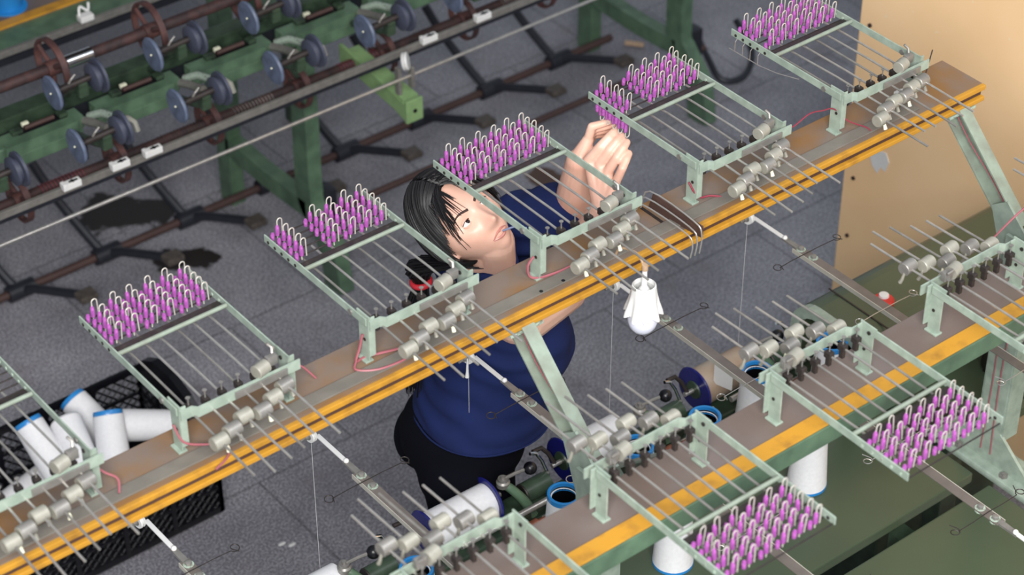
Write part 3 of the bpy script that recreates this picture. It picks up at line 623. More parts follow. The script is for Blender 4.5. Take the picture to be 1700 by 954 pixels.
def ytube(p0, d, label):
    global tube0
    if tube0 is None:
        t = empty('yarn_tube', (0, 0, 0))
        MB().lathe([(-0.082, 0.03), (-0.082, 0.040), (-0.076, 0.045), (0.078, 0.041), (0.083, 0.036), (0.083, 0.03)], (0, 0, 0), (0, 0, 1), 32).build('yarn_package', yarn, t)
        MB().lathe([(0.079, 0.0395), (0.086, 0.040), (0.092, 0.038), (0.092, 0.033), (0.075, 0.031)], (0, 0, 0), (0, 0, 1), 32).build('rim', bluec, t)
        MB().lathe([(-0.08, 0), (-0.08, 0.03), (0.085, 0.0315)], (0, 0, 0), (0, 0, 1), 24).build('core', black, t)
        tube0 = t
    else: t = copy_tree(tube0)
    t.location = p0; t.rotation_euler = V(d).to_track_quat('Z', 'Y').to_euler(); tag(t, label, 'yarn tube', 'yarn tubes in the black crate')
ytube((2.075, 4.35, 0.305), (0.35, 0.75, 0.9), 'white yarn tube with blue rim on top, standing in the middle of the crate')
ytube((2.21, 4.375, 0.285), (0.88, -0.5, -0.12), 'white yarn tube lying sideways at the right end of the crate')
ytube((2.107, 4.511, 0.26), (-0.23, 0.83, 0.49), 'white yarn tube leaning behind the blue topped tube in the crate')
ytube((2.00, 4.41, 0.30), (-0.117, -0.873, -0.49), 'white yarn tube leaning with its blue rim facing down, in the crate')
ytube((1.925, 4.45, 0.30), (-0.09, 0.69, 0.63), 'white yarn tube at the left of the crate beside the mesh')
ytube((2.02, 4.35, 0.10), (1, 0.1, 0.0), 'white yarn tube lying low inside the crate')
ytube((1.88, 4.52, 0.12), (0.9, 0.2, 0.1), 'yarn tube lying at the rear bottom of the crate')

# ------------------------------------------------------------------ the far machine
fm = empty('reeling_machine', (3.2, 5.2, 0), 'old dark green reeling machine frame on the floor across the aisle', 'machine')
def fpart(mb, name, m_): return mb.build(name, m_, fm, loc=(-3.2, -5.2, 0))
def leg_frame(X):
    g = MB()
    def seg(pts, wd, th=0.05):
        P = smooth_path([(X, a, b) for a, b in pts], 5); vs = []; 
        for i, p in enumerate(P):
            d = (P[min(i + 1, len(P) - 1)] - P[max(i - 1, 0)]).normalized(); n_ = V((0, -d.z, d.y))
            ww = wd if not callable(wd) else wd(i / (len(P) - 1))
            for sx in (-th / 2, th / 2):
                for sn in (-ww / 2, ww / 2): vs.append(p + V((sx, 0, 0)) + n_ * sn)
        fs = []
        for i in range(len(P) - 1):
            a = i * 4; b = a + 4
            fs += [(a, a + 1, b + 1, b), (a + 2, a + 3, b + 3, b + 2), (a, a + 2, b + 2, b), (a + 1, a + 3, b + 3, b + 1)]
        e = (len(P) - 1) * 4; fs += [(0, 1, 3, 2), (e, e + 1, e + 3, e + 2)]
        g.add(vs, fs)
    seg([(5.48, 0.0), (5.48, 0.2), (5.47, 0.45), (5.46, 0.9)], 0.07)
    fpart(g, 'rear_leg', green)
    g = MB(); seg([(5.02, 0.92), (5.01, 0.6), (5.01, 0.3), (4.97, 0.22), (4.90, 0.14), (4.87, 0.0)], lambda q: 0.07 + 0.02 * q)
    fpart(g, 'front_leg', green)
    g = MB(); seg([(5.46, 0.235), (5.25, 0.225), (5.0, 0.235)], 0.06)
    fpart(g, 'foot_rail', green)
    fpart(MB().box((X + 0.045, 4.985, 0.22), (0.045, 0.05, 0.16), bev=0.004).cyl((X + 0.07, 4.985, 0.19), (X + 0.075, 4.985, 0.19), 0.010, 8).cyl((X + 0.07, 4.985, 0.26), (X + 0.075, 4.985, 0.26), 0.010, 8), 'shaft_bracket', iron)
    g = MB(); seg([(5.48, 0.86), (5.2, 0.86), (4.98, 0.86)], 0.08); fpart(g, 'top_rail', green)
for X in (1.66, 3.17, 4.70): leg_frame(X)
fpart(MB().cyl((1.6, 5.42, 0.05), (4.75, 5.42, 0.05), 0.014, 10), 'treadle_rod', rodrust)
fpart(MB().cyl((3.2, 4.985, 0.20), (4.8, 4.985, 0.20), 0.012, 10), 'lower_rod', rodrust)
fpart(MB().box((3.25, 5.06, 0.915), (3.5, 0.06, 0.05), bev=0.005), 'rear_beam', dgreen)
fpart(MB().box((3.25, 5.0, 0.895), (3.5, 0.05, 0.012)), 'channel_floor', iron)
HP = 0.308; NH = 8
# cast ledge of each head, with slot, white pad and brown pin
led0 = None
for k in range(-1, 7):
    X = 2.436 + HP * k
    if led0 is None:
        t = empty('head_casting', (0, 0, 0))
        MB().prism([(0, -0.02), (0.02, -0.035), (0.235, -0.035), (0.262, -0.02), (0.262, 0.03), (0.0, 0.03)], 2, -0.02, 0.016).build('ledge', green, t)
        MB().box((0.14, -0.03, -0.036), (0.22, 0.012, 0.036), bev=0.003).build('apron', green, t)
        MB().box((0.15, 0.016, 0.017), (0.15, 0.03, 0.004)).build('slot', black, t)
        MB().cyl((0.10, 0.014, 0.024), (0.19, 0.014, 0.024), 0.007, 10).build('brown_pin', rodrust, t)
        MB().box((0.11, 0.028, 0.026), (0.02, 0.012, 0.012), bev=0.002).build('white_pad', ivory, t)
        MB().box((0.215, 0.014, 0.024), (0.025, 0.025, 0.012), bev=0.002).build('green_block', dgreen, t); MB().box((0.075, 0.014, 0.022), (0.03, 0.022, 0.012), bev=0.002).build('green_block', dgreen, t)
        MB().lathe([(-0.02, 0), (-0.02, 0.017), (0.016, 0.017), (0.02, 0.012), (0.02, 0)], (0.004, -0.022, 0), (0, 0, 1), 14).build('round_end', green, t)
        MB().tube([(0.262, -0.02, 0.0), (0.275, -0.06, 0.006), (0.28, -0.12, 0.02)], 0.012, 8).build('bracket_arm', greysteel, t)
        MB().tube([(0.285, -0.01, 0.0), (0.30, -0.06, 0.03), (0.31, -0.13, 0.045)], 0.011, 8).build('clamp_arm', mintd, t)
        MB().tube([(0.30, -0.14, 0.05), (0.325, -0.16, 0.055), (0.335, -0.175, 0.045), (0.337, -0.185, 0.02)], 0.008, 8).build('lever', pale, t)
        led0 = t; c = t
    else: c = copy_tree(led0)
    c.location = (X - HP * 0 - 0.0, 4.925, 0.93)
    names = ['cut off by the left edge', 'fully seen at far left', 'second full one from left', 'third full one from left', 'above the white pulley', 'near the top edge', 'at the top edge centre', 'beyond the top edge']
    tag(c, f'dark green head casting with brown pin, {names[k + 1]}', 'casting', 'head castings along the reeling machine')
def disc_pair(loc, label, group, upper):
    t = empty('friction_roller', loc, label, 'roller', group)
    MB().lathe([(-0.005, 0), (-0.005, 0.047), (0.0, 0.050), (0.005, 0.047), (0.005, 0)], (0, 0, 0), (1, 0, 0.05), 30).build('disc', greydisc, t)
    MB().sphere((-0.006, 0, 0), 0.003, 8).build('centre_stud', ivory, t)
    MB().lathe([(-0.016, 0), (-0.016, 0.028), (-0.010, 0.040), (-0.002, 0.040), (0, 0.033), (0.006, 0.033), (0.008, 0.049), (0.016, 0.049), (0.016, 0)], (0.128, 0, 0), (1, 0, 0.05), 30).build('grooved_wheel', dgreydisc, t)
    MB().cyl((0, 0, 0), (0.128, 0, 0.006), 0.010, 12).build('axle', darkmix, t)
    MB().box((0.022, 0.008, -0.02), (0.012, 0.03, 0.06), bev=0.003).build('black_guard', iron, t)
    MB().box((0.085, 0.0, -0.02), (0.03, 0.026, 0.045), bev=0.006).build('stand', dgreen, t)
    MB().tube(smooth_path([(0.088, 0.0, -0.03), (0.09, 0.06, -0.06), (0.095, 0.20, -0.105 if not upper else -0.185)], 4), 0.011, 8).build('support_arm', dgreen, t)
    MB().tube([(0.045, 0.0, 0.004), (0.055, -0.004, 0.022), (0.07, 0.0, 0.03)], 0.0035, 8).build('clip_wire', greysteel, t)
    return t
d0 = disc_pair((2.238, 4.66, 1.035), '', 'lower friction rollers', False)
pl = ['cut off at the left edge', 'far left, over the white clips', 'second from left', 'third from left, before a green leg', 'fourth, above the long steel rod', 'fifth, near the top edge', 'sixth, at the top edge']
for k in range(-1, 6):
    c = d0 if k == -1 else copy_tree(d0)
    c.location = (2.238 + HP * k, 4.655, 1.042); tag(c, f'blue grey friction roller in the front row, {pl[k + 1]}', 'roller', 'front friction rollers')
d1 = disc_pair((2.263, 4.806, 1.12), '', 'upper friction rollers', True)
for k in range(0, 4):
    c = d1 if k == 0 else copy_tree(d1); c.location = (2.263 + HP * k, 4.806, 1.12)
    tag(c, f'blue grey friction roller in the upper row, {["leftmost", "second from left", "third from left", "at the top edge"][k]}', 'roller', 'upper friction rollers')
def spoked_wheel(t, x, y, z, r, m_, name='spoked_wheel'):
    mb = MB().lathe([(-0.009, r - 0.007), (-0.009, r), (0.009, r), (0.009, r - 0.007), (-0.009, r - 0.007)], (x, y, z), (1, 0, 0), 40)
    for i in range(3):
        a = 2 * PI * i / 3 + 0.5; mb.cyl((x, y, z), (x, y + (r - 0.004) * math.cos(a), z + (r - 0.004) * math.sin(a)), 0.009, 8, 0.006)
    mb.cyl((x - 0.02, y, z), (x + 0.02, y, z), 0.022, 14); mb.build(name, m_, t)
us = empty('drive_shaft', (3.0, 4.99, 1.07), 'rusty brown drive shaft with spoked red wheels, upper of the two', 'shaft')
MB().cyl((-1.3, 0, 0), (2.0, 0, 0), 0.0165, 16).build('shaft', rust, us)
for k in range(-1, 3): spoked_wheel(us, 2.36 + HP * k * 1.0 - 3.0, 0, 0, 0.086, redwheel)
MB().cyl((2.40 - 3.0, 0, 0), (2.48 - 3.0, 0, 0), 0.019, 16).build('silver_wrap', chrome, us)
ls = empty('drive_shaft', (3.0, 4.93, 0.745), 'rusty lower drive shaft with red wheels, wrapped with loose yarn', 'shaft')
MB().cyl((-1.3, 0, 0), (2.2, 0, 0), 0.0155, 16).build('shaft', rust, ls)
for k in range(0, 7): spoked_wheel(ls, 2.178 + HP * k - 3.0, 0, 0, 0.068, redwheel)
for k in range(7):
    wr = MB(); x0 = 2.20 + 0.33 * k - 3.0 + rnd.uniform(0, .1); n_ = 90
    pts = [(x0 + 0.14 * i / n_, 0.0172 * math.cos(i * 0.9), 0.0172 * math.sin(i * 0.9)) for i in range(n_)]
    wr.tube(pts, 0.0009, 5).build('yarn_wrap', [redw, rodrust, greysteel][k % 3], ls)
rl = empty('flat_rail', (3.3, 4.755, 0.85), 'worn grey flat rail carrying white clips along the reeling machine', 'rail')
MB().box((0, 0, 0), (2.9, 0.012, 0.022), bev=0.002).build('rail_bar', greysteel, rl); MB().box((0, 0.006, -0.02), (2.9, 0.004, 0.02)).build('rail_web', iron, rl)
tag(MB().cyl((1.9, 4.70, 0.80), (4.9, 4.70, 0.80), 0.0055, 12).build('steel_rod', steel), 'long thin polished steel rod in front of the reeling machine', 'rod')
clipl = ['leftmost of the three close together', 'middle of the three close together', 'rightmost of the three close together', 'just right of the round white pulley', 'second right of the round white pulley']
for i, x in enumerate((2.25, 2.401, 2.504, 3.448, 3.648)):
    t = empty('rail_clip', (x, 4.745, 0.866), f'white plastic clip on the flat rail, {clipl[i]}', 'clip', 'white clips on the flat rail')
    MB().box((0, 0, 0), (0.055, 0.020, 0.020), bev=0.002).box((-0.024, -0.004, 0.008), (0.012, 0.022, 0.014), bev=0.002).build('clip_body', white, t)
    MB().box((0.006, -0.002, 0.0105), (0.026, 0.006, 0.003)).box((0.004, -0.002, 0.0105), (0.006, 0.012, 0.0035)).build('slot', black, t)
lb = empty('outrigger_bracket', (3.33, 4.80, 0.75), 'lime green bracket with white pulley reaching out from the reeling machine', 'bracket')
MB().prism([(0.20, -0.03), (0.20, 0.03), (-0.06, -0.005), (-0.13, -0.02), (-0.13, -0.075), (-0.08, -0.06)], 0, -0.03, -0.018).box((0, 0.03, 0.0), (0.055, 0.30, 0.008), Matrix.Rotation(0.08, 3, 'X')).build('arm', lime, lb)
MB().box((0.0, -0.135, -0.045), (0.06, 0.012, 0.075), bev=0.003).build('end_plate', lime, lb)
MB().cyl((0.0, -0.143, -0.045), (0, -0.140, -0.045), 0.007, 10).build('bolt_hole', black, lb)
MB().box((-0.02, -0.09, 0.04), (0.012, 0.02, 0.09), bev=0.002).box((0.02, -0.10, 0.045), (0.012, 0.02, 0.07), bev=0.002).build('fork', greysteel, lb)
MB().lathe([(-0.008, 0), (-0.008, 0.026), (-0.003, 0.028), (0.0, 0.022), (0.003, 0.028), (0.008, 0.026), (0.008, 0)], (0.0, -0.10, 0.105), (0.75, -0.65, 0.2), 28).build('pulley', white, lb)
# treadles
tr0 = None; tl = ['partly cut off at the left edge', 'nearest the black floor stains', 'left of the green front leg', 'behind the green front leg', 'second right of the green leg', 'centre, pad above the woman', 'right, before the rear green leg', 'rightmost, pad by the curved green leg']
for k in range(-1, 7):
    if tr0 is None:
        t = empty('treadle', (0, 0, 0))
        MB().tube(smooth_path([(-0.10, 0.24, 0.26), (-0.07, 0.16, 0.15), (-0.02, 0.03, 0.02), (0, 0, 0)], 4), 0.015, 8).build('lever_arm', iron, t)
        MB().tube([(0.0, 0.0, 0.0), (0.03, -0.05, 0.02), (0.10, -0.20, 0.055)], 0.0145, 8).build('pedal_arm', iron, t)
        MB().cyl((-0.045, 0, 0), (0.045, 0, 0), 0.027, 14).build('pivot_sleeve', iron, t)
        MB().box((0.11, -0.225, 0.062), (0.06, 0.05, 0.022), bev=0.005).build('pedal_pad', mat('worn_pad', (92, 84, 78), 0.5, 0.3, 0.2, 60), t)
        tr0 = t; c = t
    else: c = copy_tree(tr0)
    c.location = (2.66 + 0.308 * k, 5.42, 0.05); tag(c, f'black iron foot treadle, {tl[k + 1]}', 'treadle', 'foot treadles under the reeling machine')
tag(MB().tube(smooth_path([(4.95, 5.20, 0.12), (4.88, 5.05, 0.10), (4.86, 4.95, 0.06), (4.95, 4.93, 0.05), (5.05, 5.0, 0.08), (5.08, 5.12, 0.14)], 5), 0.012, 8).build('iron_linkage', iron), 'bent black iron linkage at the top edge right of the curved leg', 'linkage')
tag(MB().box((4.83, 5.38, 0.012), (0.07, 0.018, 0.012), Matrix.Rotation(-0.9, 3, 'Z'), bev=0.003).build('wood_offcut', woodlt), 'small pale wood offcut on floor near the green rear leg', 'wood')
for i, (x, y) in enumerate(((2.38, 4.02), (2.40, 4.00))):
    tag(MB().sphere((x, y, 0.003), 0.008, 8, (1.6, 0.7, 0.35)).build('lint_scrap', white), 'tiny white lint scrap on the floor by the crate, ' + ['upper', 'lower'][i] + ' one', 'lint')
# beam of a further machine in the top left corner
tb = empty('yellow_edged_bench', (2.8, 5.6, 0.8), 'green bench beam with yellow stripe and metal edge in top left corner', 'bench')
MB().box((0, 0.015, -0.01), (1.8, 0.10, 0.02), bev=0.002).build('green_top', green, tb)
MB().box((0, 0.085, 0.004), (1.8, 0.035, 0.008)).build('yellow_stripe', yellow, tb)
MB().box((0, 0.20, -0.005), (1.8, 0.19, 0.01)).build('dark_board', boardn, tb)
MB().box((0, -0.043, -0.008), (1.8, 0.014, 0.022), bev=0.002).build('metal_edge', greysteel, tb)
MB().box((0, -0.045, -0.035), (1.8, 0.008, 0.022)).build('dark_web', iron, tb)
for x in (2.0, 3.6): MB().box((x - 2.8, 0.15, -0.41), (0.05, 0.05, 0.78)).build('leg', dgreen, tb)
t = empty('rail_clip', (2.755, 5.55, 0.818), 'torn white clip with twisted tape on the bench edge, top left', 'clip')
MB().box((0, 0, 0), (0.045, 0.03, 0.02), bev=0.003).build('clip_body', white, t)
MB().tube(smooth_path([(-0.02, 0, 0.01), (-0.01, 0.01, 0.035), (0.01, 0.0, 0.02), (0.02, 0.01, 0.04)], 5), 0.004, 6).build('tape_curl', white, t)
for i, (x, y, r_, lab) in enumerate(((2.615, 5.775, 0.05, 'blue plastic bucket at the very corner on the bench, larger'), (2.70, 5.83, 0.03, 'blue plastic tub beside the bucket on the bench, smaller'))):
    t = empty('blue_tub', (x, y, 0.80), lab, 'tub')
    MB().lathe([(0, 0), (0, r_ * 0.8), (r_ * 1.6, r_), (r_ * 1.65, r_ * 1.05), (r_ * 1.6, r_ * 0.92), (0.01, r_ * 0.75), (0.01, 0)], (0, 0, 0), (0, 0, 1), 28).build('shell', bluec, t)
    MB().lathe([(-0.0, r_ * 1.15), (0.004, r_ * 1.15), (0.004, r_ * 0.8)], (0, 0, 0), (0, 0, 1), 28).build('foot_ring', bluec, t)

# ------------------------------------------------------------------ the woman
from mathutils.bvhtree import BVHTree
wo = empty('person', (2.40, 3.19, 0), 'woman in navy T-shirt and black trousers reaching up, looking at the pin trays', 'person')
WO = V((2.40, 3.19, 0))
def cap(mb, a, b, ra, rb, n=18):
    a = V(a); b = V(b); mb.sphere(a, ra, n); mb.sphere(b, rb, n)
    d = (b - a).length
    if d > 1e-5: mb.cyl(a, b, ra, n, rb)
def remesh(mb, name, m_, voxel, smooth=2, parent=None, disp=None):
    me = mb.mesh(name + '_base'); tmp = bpy.data.objects.new(name + '_tmp', me); COL.objects.link(tmp)
    md = tmp.modifiers.new('r', 'REMESH'); md.mode = 'VOXEL'; md.voxel_size = voxel; md.use_smooth_shade = True
    if smooth:
        sm = tmp.modifiers.new('s', 'SMOOTH'); sm.factor = 0.5; sm.iterations = smooth
    dg = bpy.context.evaluated_depsgraph_get(); dg.update()
    me2 = bpy.data.meshes.new_from_object(tmp.evaluated_get(dg)); me2.name = name
    bpy.data.objects.remove(tmp); bpy.data.meshes.remove(me)
    if disp:
        for v_ in me2.vertices: v_.co = disp(v_.co.copy(), v_.normal.copy())
    me2.materials.clear(); me2.materials.append(m_)
    me2.polygons.foreach_set('use_smooth', [True] * len(me2.polygons))
    o = bpy.data.objects.new(name, me2); COL.objects.link(o)
    for v_ in me2.vertices: v_.co -= WO
    if parent: o.parent = parent
    return o
HC = V((2.406, 3.204, 1.549)); HR = V((-0.8988, -0.2637, -0.3502)).normalized(); HF = V((-0.085, -0.6789, 0.7293)).normalized(); HU = HR.cross(HF).normalized()
HF = HU.cross(HR).normalized(); HS = 1.03
def H(x, y, z): return HC + (HR * x + HF * y + HU * z) * HS
def sstep(a, b, t):
    t = max(0, min(1, (t - a) / (b - a))); return t * t * (3 - 2 * t)
def g2(x, z, cx, cz, sx, sz): return math.exp(-((x - cx) / sx) ** 2 / 2 - ((z - cz) / sz) ** 2 / 2)
def head_pt(d):
    x, y, z = d.x * 0.075, d.y * 0.096, d.z * 0.114
    j = sstep(-0.01, -0.105, z)
    x *= 1 - 0.30 * j
    if y < 0: y *= 1 - 0.35 * sstep(-0.02, -0.10, z)
    if y > 0:
        fz = y / 0.096; y = 0.090 * fz ** 0.82
        y += 0.010 * sstep(-0.05, -0.105, z) * fz
        k = fz ** 1.0 if fz > 0 else 0
        a = 0
        a += 0.025 * g2(x, z, 0, -0.034, 0.0080, 0.0090) + 0.011 * g2(x, z, 0, -0.016, 0.0075, 0.014)
        a += 0.007 * (g2(x, z, 0.013, -0.038, 0.006, 0.006) + g2(x, z, -0.013, -0.038, 0.006, 0.006))
        a -= 0.012 * (g2(x, z, 0.031, 0.001, 0.014, 0.010) + g2(x, z, -0.031, 0.001, 0.014, 0.010))
        a += 0.003 * (g2(x, z, 0.03, 0.022, 0.018, 0.007) + g2(x, z, -0.03, 0.022, 0.018, 0.007))
        a += 0.006 * (g2(x, z, 0.042, -0.034, 0.018, 0.018) + g2(x, z, -0.042, -0.034, 0.018, 0.018))
        a += 0.005 * g2(x, z, 0, -0.064, 0.022, 0.012) + 0.006 * g2(x, z, 0, -0.096, 0.016, 0.011)
        a -= 0.004 * g2(x, z, 0, -0.080, 0.016, 0.005)
        y += a * k
    return x, y, z
hb_ = MB(); nu, nv = 150, 110; vs = []; fs = []
for j in range(nv + 1):
    # poles along x so the face is finely sampled
    th = PI * j / nv
    for i in range(nu):
        ph = 2 * PI * i / nu
        d = V((math.cos(th), math.sin(th) * math.cos(ph), math.sin(th) * math.sin(ph)))
        vs.append(H(*head_pt(d)))
for j in range(nv):
    for i in range(nu):
        fs.append((j * nu + i, j * nu + (i + 1) % nu, (j + 1) * nu + (i + 1) % nu, (j + 1) * nu + i))
hb_.add(vs, fs, True)
Mh = Matrix((HR, HF, HU)).transposed()
for s in (1, -1):
    hb_.sphere(H(0.077 * s, -0.008, -0.016), 0.03, 16, (0.22, 0.50, 1.0), Mh); hb_.sphere(H(0.074 * s, 0.0, -0.034), 0.011, 12, (0.6, 0.8, 1.0), Mh)
bd = hb_
cap(bd, H(0, -0.025, -0.06), (2.455, 3.205, 1.39), 0.058, 0.058); cap(bd, H(0, 0.02, -0.075), (2.475, 3.185, 1.38), 0.045, 0.05)
NK = V((2.458, 3.20, 1.36)); RS = V((2.462, 3.080, 1.355)); LS = V((2.50, 3.33, 1.37))
cap(bd, NK, RS, 0.055, 0.055); cap(bd, NK, LS, 0.055, 0.055)
cap(bd, NK, (2.47, 3.18, 1.22), 0.075, 0.11); cap(bd, (2.47, 3.18, 1.22), (2.40, 3.21, 0.97), 0.11, 0.11)
for s in (1, -1):
    hx = V((2.405, 3.215, 0.90)) + V((-0.25, -0.97, 0)) * 0.07 * s
    cap(bd, hx, hx + V((0.038, -0.01, -0.43)), 0.065, 0.045); cap(bd, hx + V((0.038, -0.01, -0.43)), hx + V((0, 0, -0.82)), 0.042, 0.032)
RE = V((2.578, 3.082, 1.366)); RW = V((2.634, 3.012, 1.585))
cap(bd, RS, RE, 0.073, 0.061); cap(bd, RE, RE.lerp(RW, 0.35), 0.055, 0.047); cap(bd, RE.lerp(RW, 0.35), RW, 0.047, 0.030)
LE = V((2.677, 3.160, 1.485)); LW = V((2.652, 3.118, 1.645))
cap(bd, LS, LE, 0.055, 0.045); cap(bd, LE, LE.lerp(LW, 0.4), 0.045, 0.040); cap(bd, LE.lerp(LW, 0.4), LW, 0.040, 0.028)
OUT = V((-0.49, -0.62, 0.61))
def finger(mb, mcp, tip, bulge, r0, r1, base):
    mcp = V(mcp); tip = V(tip); p1 = mcp.lerp(tip, 0.45) + OUT * bulge; p2 = mcp.lerp(tip, 0.78) + OUT * bulge * 0.75
    cap(mb, base, mcp, r0 * 1.15, r0 * 1.1, 12); cap(mb, mcp, p1, r0 * 1.06, r0, 12); cap(mb, p1, p2, r0, (r0 + r1) / 2, 12); cap(mb, p2, tip, (r0 + r1) / 2, r1, 12)
RP = RW + V((0.012, 0.018, 0.03))
mc = [(2.646, 3.078, 1.672), (2.658, 3.056, 1.672), (2.662, 3.032, 1.663), (2.662, 3.006, 1.650)]
tp = [(2.700, 3.060, 1.733), (2.706, 3.045, 1.727), (2.709, 3.030, 1.717), (2.703, 3.016, 1.698)]
for i in range(4):
    finger(bd, mc[i], tp[i], 0.014 + 0.002 * i, 0.0112 - 0.0002 * i - (0.0012 if i == 3 else 0), 0.0088, RP + (V(mc[i]) - RP) * 0.25)
    cap(bd, RW, V(mc[i]) - (V(mc[i]) - RW) * 0.18, 0.024, 0.0135, 14)
cap(bd, RW + V((0.01, 0.02, 0.01)), (2.675, 3.045, 1.655), 0.016, 0.0125, 12); cap(bd, (2.675, 3.045, 1.655), (2.700, 3.050, 1.690), 0.0118, 0.0105, 12); cap(bd, (2.700, 3.050, 1.690), (2.707, 3.050, 1.722), 0.0105, 0.0085, 12)
IN = V((0.49, 0.62, -0.61)) * 0.020
lm = V((2.672, 3.112, 1.695)); lt = V((2.706, 3.080, 1.745))
for i in range(4):
    m0 = lm + IN * i + V((0, 0, -0.002 * i)); t0_ = lt + IN * i * 0.6 + V((0.003 * i, -0.004 * i, -0.008 * i))
    a1 = m0.lerp(t0_, 0.5) + V((-0.012, 0.010, 0.010)); cap(bd, LW, m0, 0.025, 0.013, 12)
    cap(bd, m0, a1, 0.0105, 0.0098, 12); cap(bd, a1, t0_, 0.0096, 0.0075, 12)
cap(bd, LW + V((0.01, -0.01, 0.005)), (2.683, 3.082, 1.682), 0.015, 0.012, 12); cap(bd, (2.683, 3.082, 1.682), (2.704, 3.066, 1.722), 0.0115, 0.0085, 12)
body = remesh(bd, 'body', skin, 0.0026, 2, wo)
bvh = BVHTree.FromPolygons([v_.co + WO for v_ in body.data.vertices], [tuple(p.vertices) for p in body.data.polygons])
def on_face(x, z, off=0.0):
    o_ = H(x, 0.3, z); h = bvh.ray_cast(o_, -HF)
    return (h[0] if h[0] is not None else H(x, 0.09, z)) + HF * off
def wbuild(mb, name, m_, parent=None):
    o = mb.build(name, m_, None, None); o.parent = parent or wo
    for v_ in o.data.vertices: v_.co -= WO
    return o
# eyes: ball, iris, lids
gz = (HF * 0.93 - HR * 0.26 + HU * 0.16).normalized()   # towards the tray over her hands
for s in (1, -1):
    ec = H(0.0305 * s, 0.0705, 0.001)
    eb = wbuild(MB().sphere(ec, 0.0118, 24), 'eyeball', eyew)
    u_, w_ = basis(gz); mb = MB(); vs = [ec + gz * 0.01215]
    for k in range(1, 5):
        rr = 0.0056 * k / 4; hh = math.sqrt(0.01205 ** 2 - rr ** 2)
        vs += [ec + gz * hh + (u_ * math.cos(2 * PI * i / 24) + w_ * math.sin(2 * PI * i / 24)) * rr for i in range(24)]
    fs = [(0, 1 + i, 1 + (i + 1) % 24) for i in range(24)]
    for k in range(3): fs += [(1 + k * 24 + i, 1 + (k + 1) * 24 + i, 1 + (k + 1) * 24 + (i + 1) % 24, 1 + k * 24 + (i + 1) % 24) for i in range(24)]
    mb.add(vs, fs, True); wbuild(mb, 'iris', irism, eb)
    ld = MB(); n1, n2 = 28, 10
    for up_ in (1, -1):
        grid = []
        for j in range(n2 + 1):
            row_ = []
            for i in range(n1 + 1):
                az = (i / n1 - 0.5) * 2 * 1.35
                edge = (0.42 if up_ > 0 else -0.38) * math.cos(az / 1.35 * PI / 2) ** 0.8
                el = edge + (up_ * 1.25 - edge) * j / n2
                row_.append(ec + (HR * math.sin(az) * math.cos(el) + HF * math.cos(az) * math.cos(el) + HU * math.sin(el)) * (0.0128 * HS))
            grid.append(row_)
        vs = [p for r_ in grid for p in r_]
        ld.add(vs, [(j * (n1 + 1) + i, j * (n1 + 1) + i + 1, (j + 1) * (n1 + 1) + i + 1, (j + 1) * (n1 + 1) + i) for j in range(n2) for i in range(n1)], True)
        lash = grid[0]
        if up_ > 0: wbuild(MB().tube([p + HF * 0.0006 for p in lash[2:-2]], 0.0009, 6), 'lash', browm, eb)
    wbuild(ld, 'eyelid', skin, eb)
    bw_ = MB(); pts = [on_face(s * x, z, 0.0008) for x, z in ((0.012, 0.0175), (0.020, 0.021), (0.030, 0.0245), (0.040, 0.0245), (0.050, 0.019))]
    bw_.tube(smooth_path(pts, 4), 0.0026, 8, taper=lambda q: 1.1 - 0.85 * q ** 2); wbuild(bw_, 'eyebrow', browm)
lp_ = MB()
up1 = [on_face(x, z, -0.0008) for x, z in ((-0.022, -0.0655), (-0.012, -0.0615), (-0.004, -0.0595), (0, -0.0605), (0.004, -0.0595), (0.012, -0.0615), (0.022, -0.0655))]
lo1 = [on_face(x, z, -0.0008) for x, z in ((-0.021, -0.0665), (-0.010, -0.0705), (0, -0.0725), (0.010, -0.0705), (0.021, -0.0665))]
lp_.tube(smooth_path(up1, 4), 0.0036, 8, taper=lambda q: 0.35 + 0.65 * math.sin(PI * q)); lp_.tube(smooth_path(lo1, 4), 0.0044, 8, taper=lambda q: 0.3 + 0.7 * math.sin(PI * q))
wbuild(lp_, 'lips', lipm)
mouth = on_face(-0.004, -0.0665, 0.002)
tag(MB().tube(smooth_path([mouth, mouth + V((0.02, -0.012, 0.008)), mouth + V((0.035, -0.012, 0.0)), mouth + V((0.05, -0.018, -0.005))], 5), 0.0022, 8).build('yarn_end', mat('grey_yarn', (120, 130, 160), 0.6)), 'grey blue bit of yarn held between the lips', 'yarn')
# hair
def hair_pt(d, k=1.0):
    d = d.normalized(); x, y, z = head_pt(d)
    s_ = 1.17 * k
    return H(x * s_, y * (1.07 if d.y > 0 else 1.24) * k, max(z, -0.09) * 1.14 * k)
hr = MB(); n1, n2 = 72, 40; grid = []
def hairline(az):
    """lowest elevation of the cap for azimuth az (0 = front)"""
    a = abs(az)
    if a < 0.75: return 0.72 - 0.1 * a
    if a < 1.45: return 0.64 - (a - 0.75) / 0.7 * 0.85
    return -0.20 - min(1, (a - 1.45) / 0.5) * 0.55
for j in range(n2 + 1):
    for i in range(n1):
        az = 2 * PI * i / n1 - PI; e0 = hairline(az); el = e0 + (PI / 2 - e0) * j / n2
        d = V((math.sin(az) * math.cos(el), math.cos(az) * math.cos(el), math.sin(el)))
        wv = 1 + 0.012 * math.sin(az * 9 + 2) + 0.008 * math.sin(az * 23)
        grid.append(hair_pt(d, wv * (1.0 - 0.02 * math.exp(-(math.atan2(d.x, d.z) / 0.07) ** 2) * (1 if el > 0.6 else 0))))
hr.add(grid, [(j * n1 + i, j * n1 + (i + 1) % n1, (j + 1) * n1 + (i + 1) % n1, (j + 1) * n1 + i) for j in range(n2) for i in range(n1)], True)
hrnd = random.Random(11)
def strand(pts, r): hr.tube(smooth_path(pts, 3), r, 5, taper=lambda q: 1.0 - 0.75 * q ** 1.5)
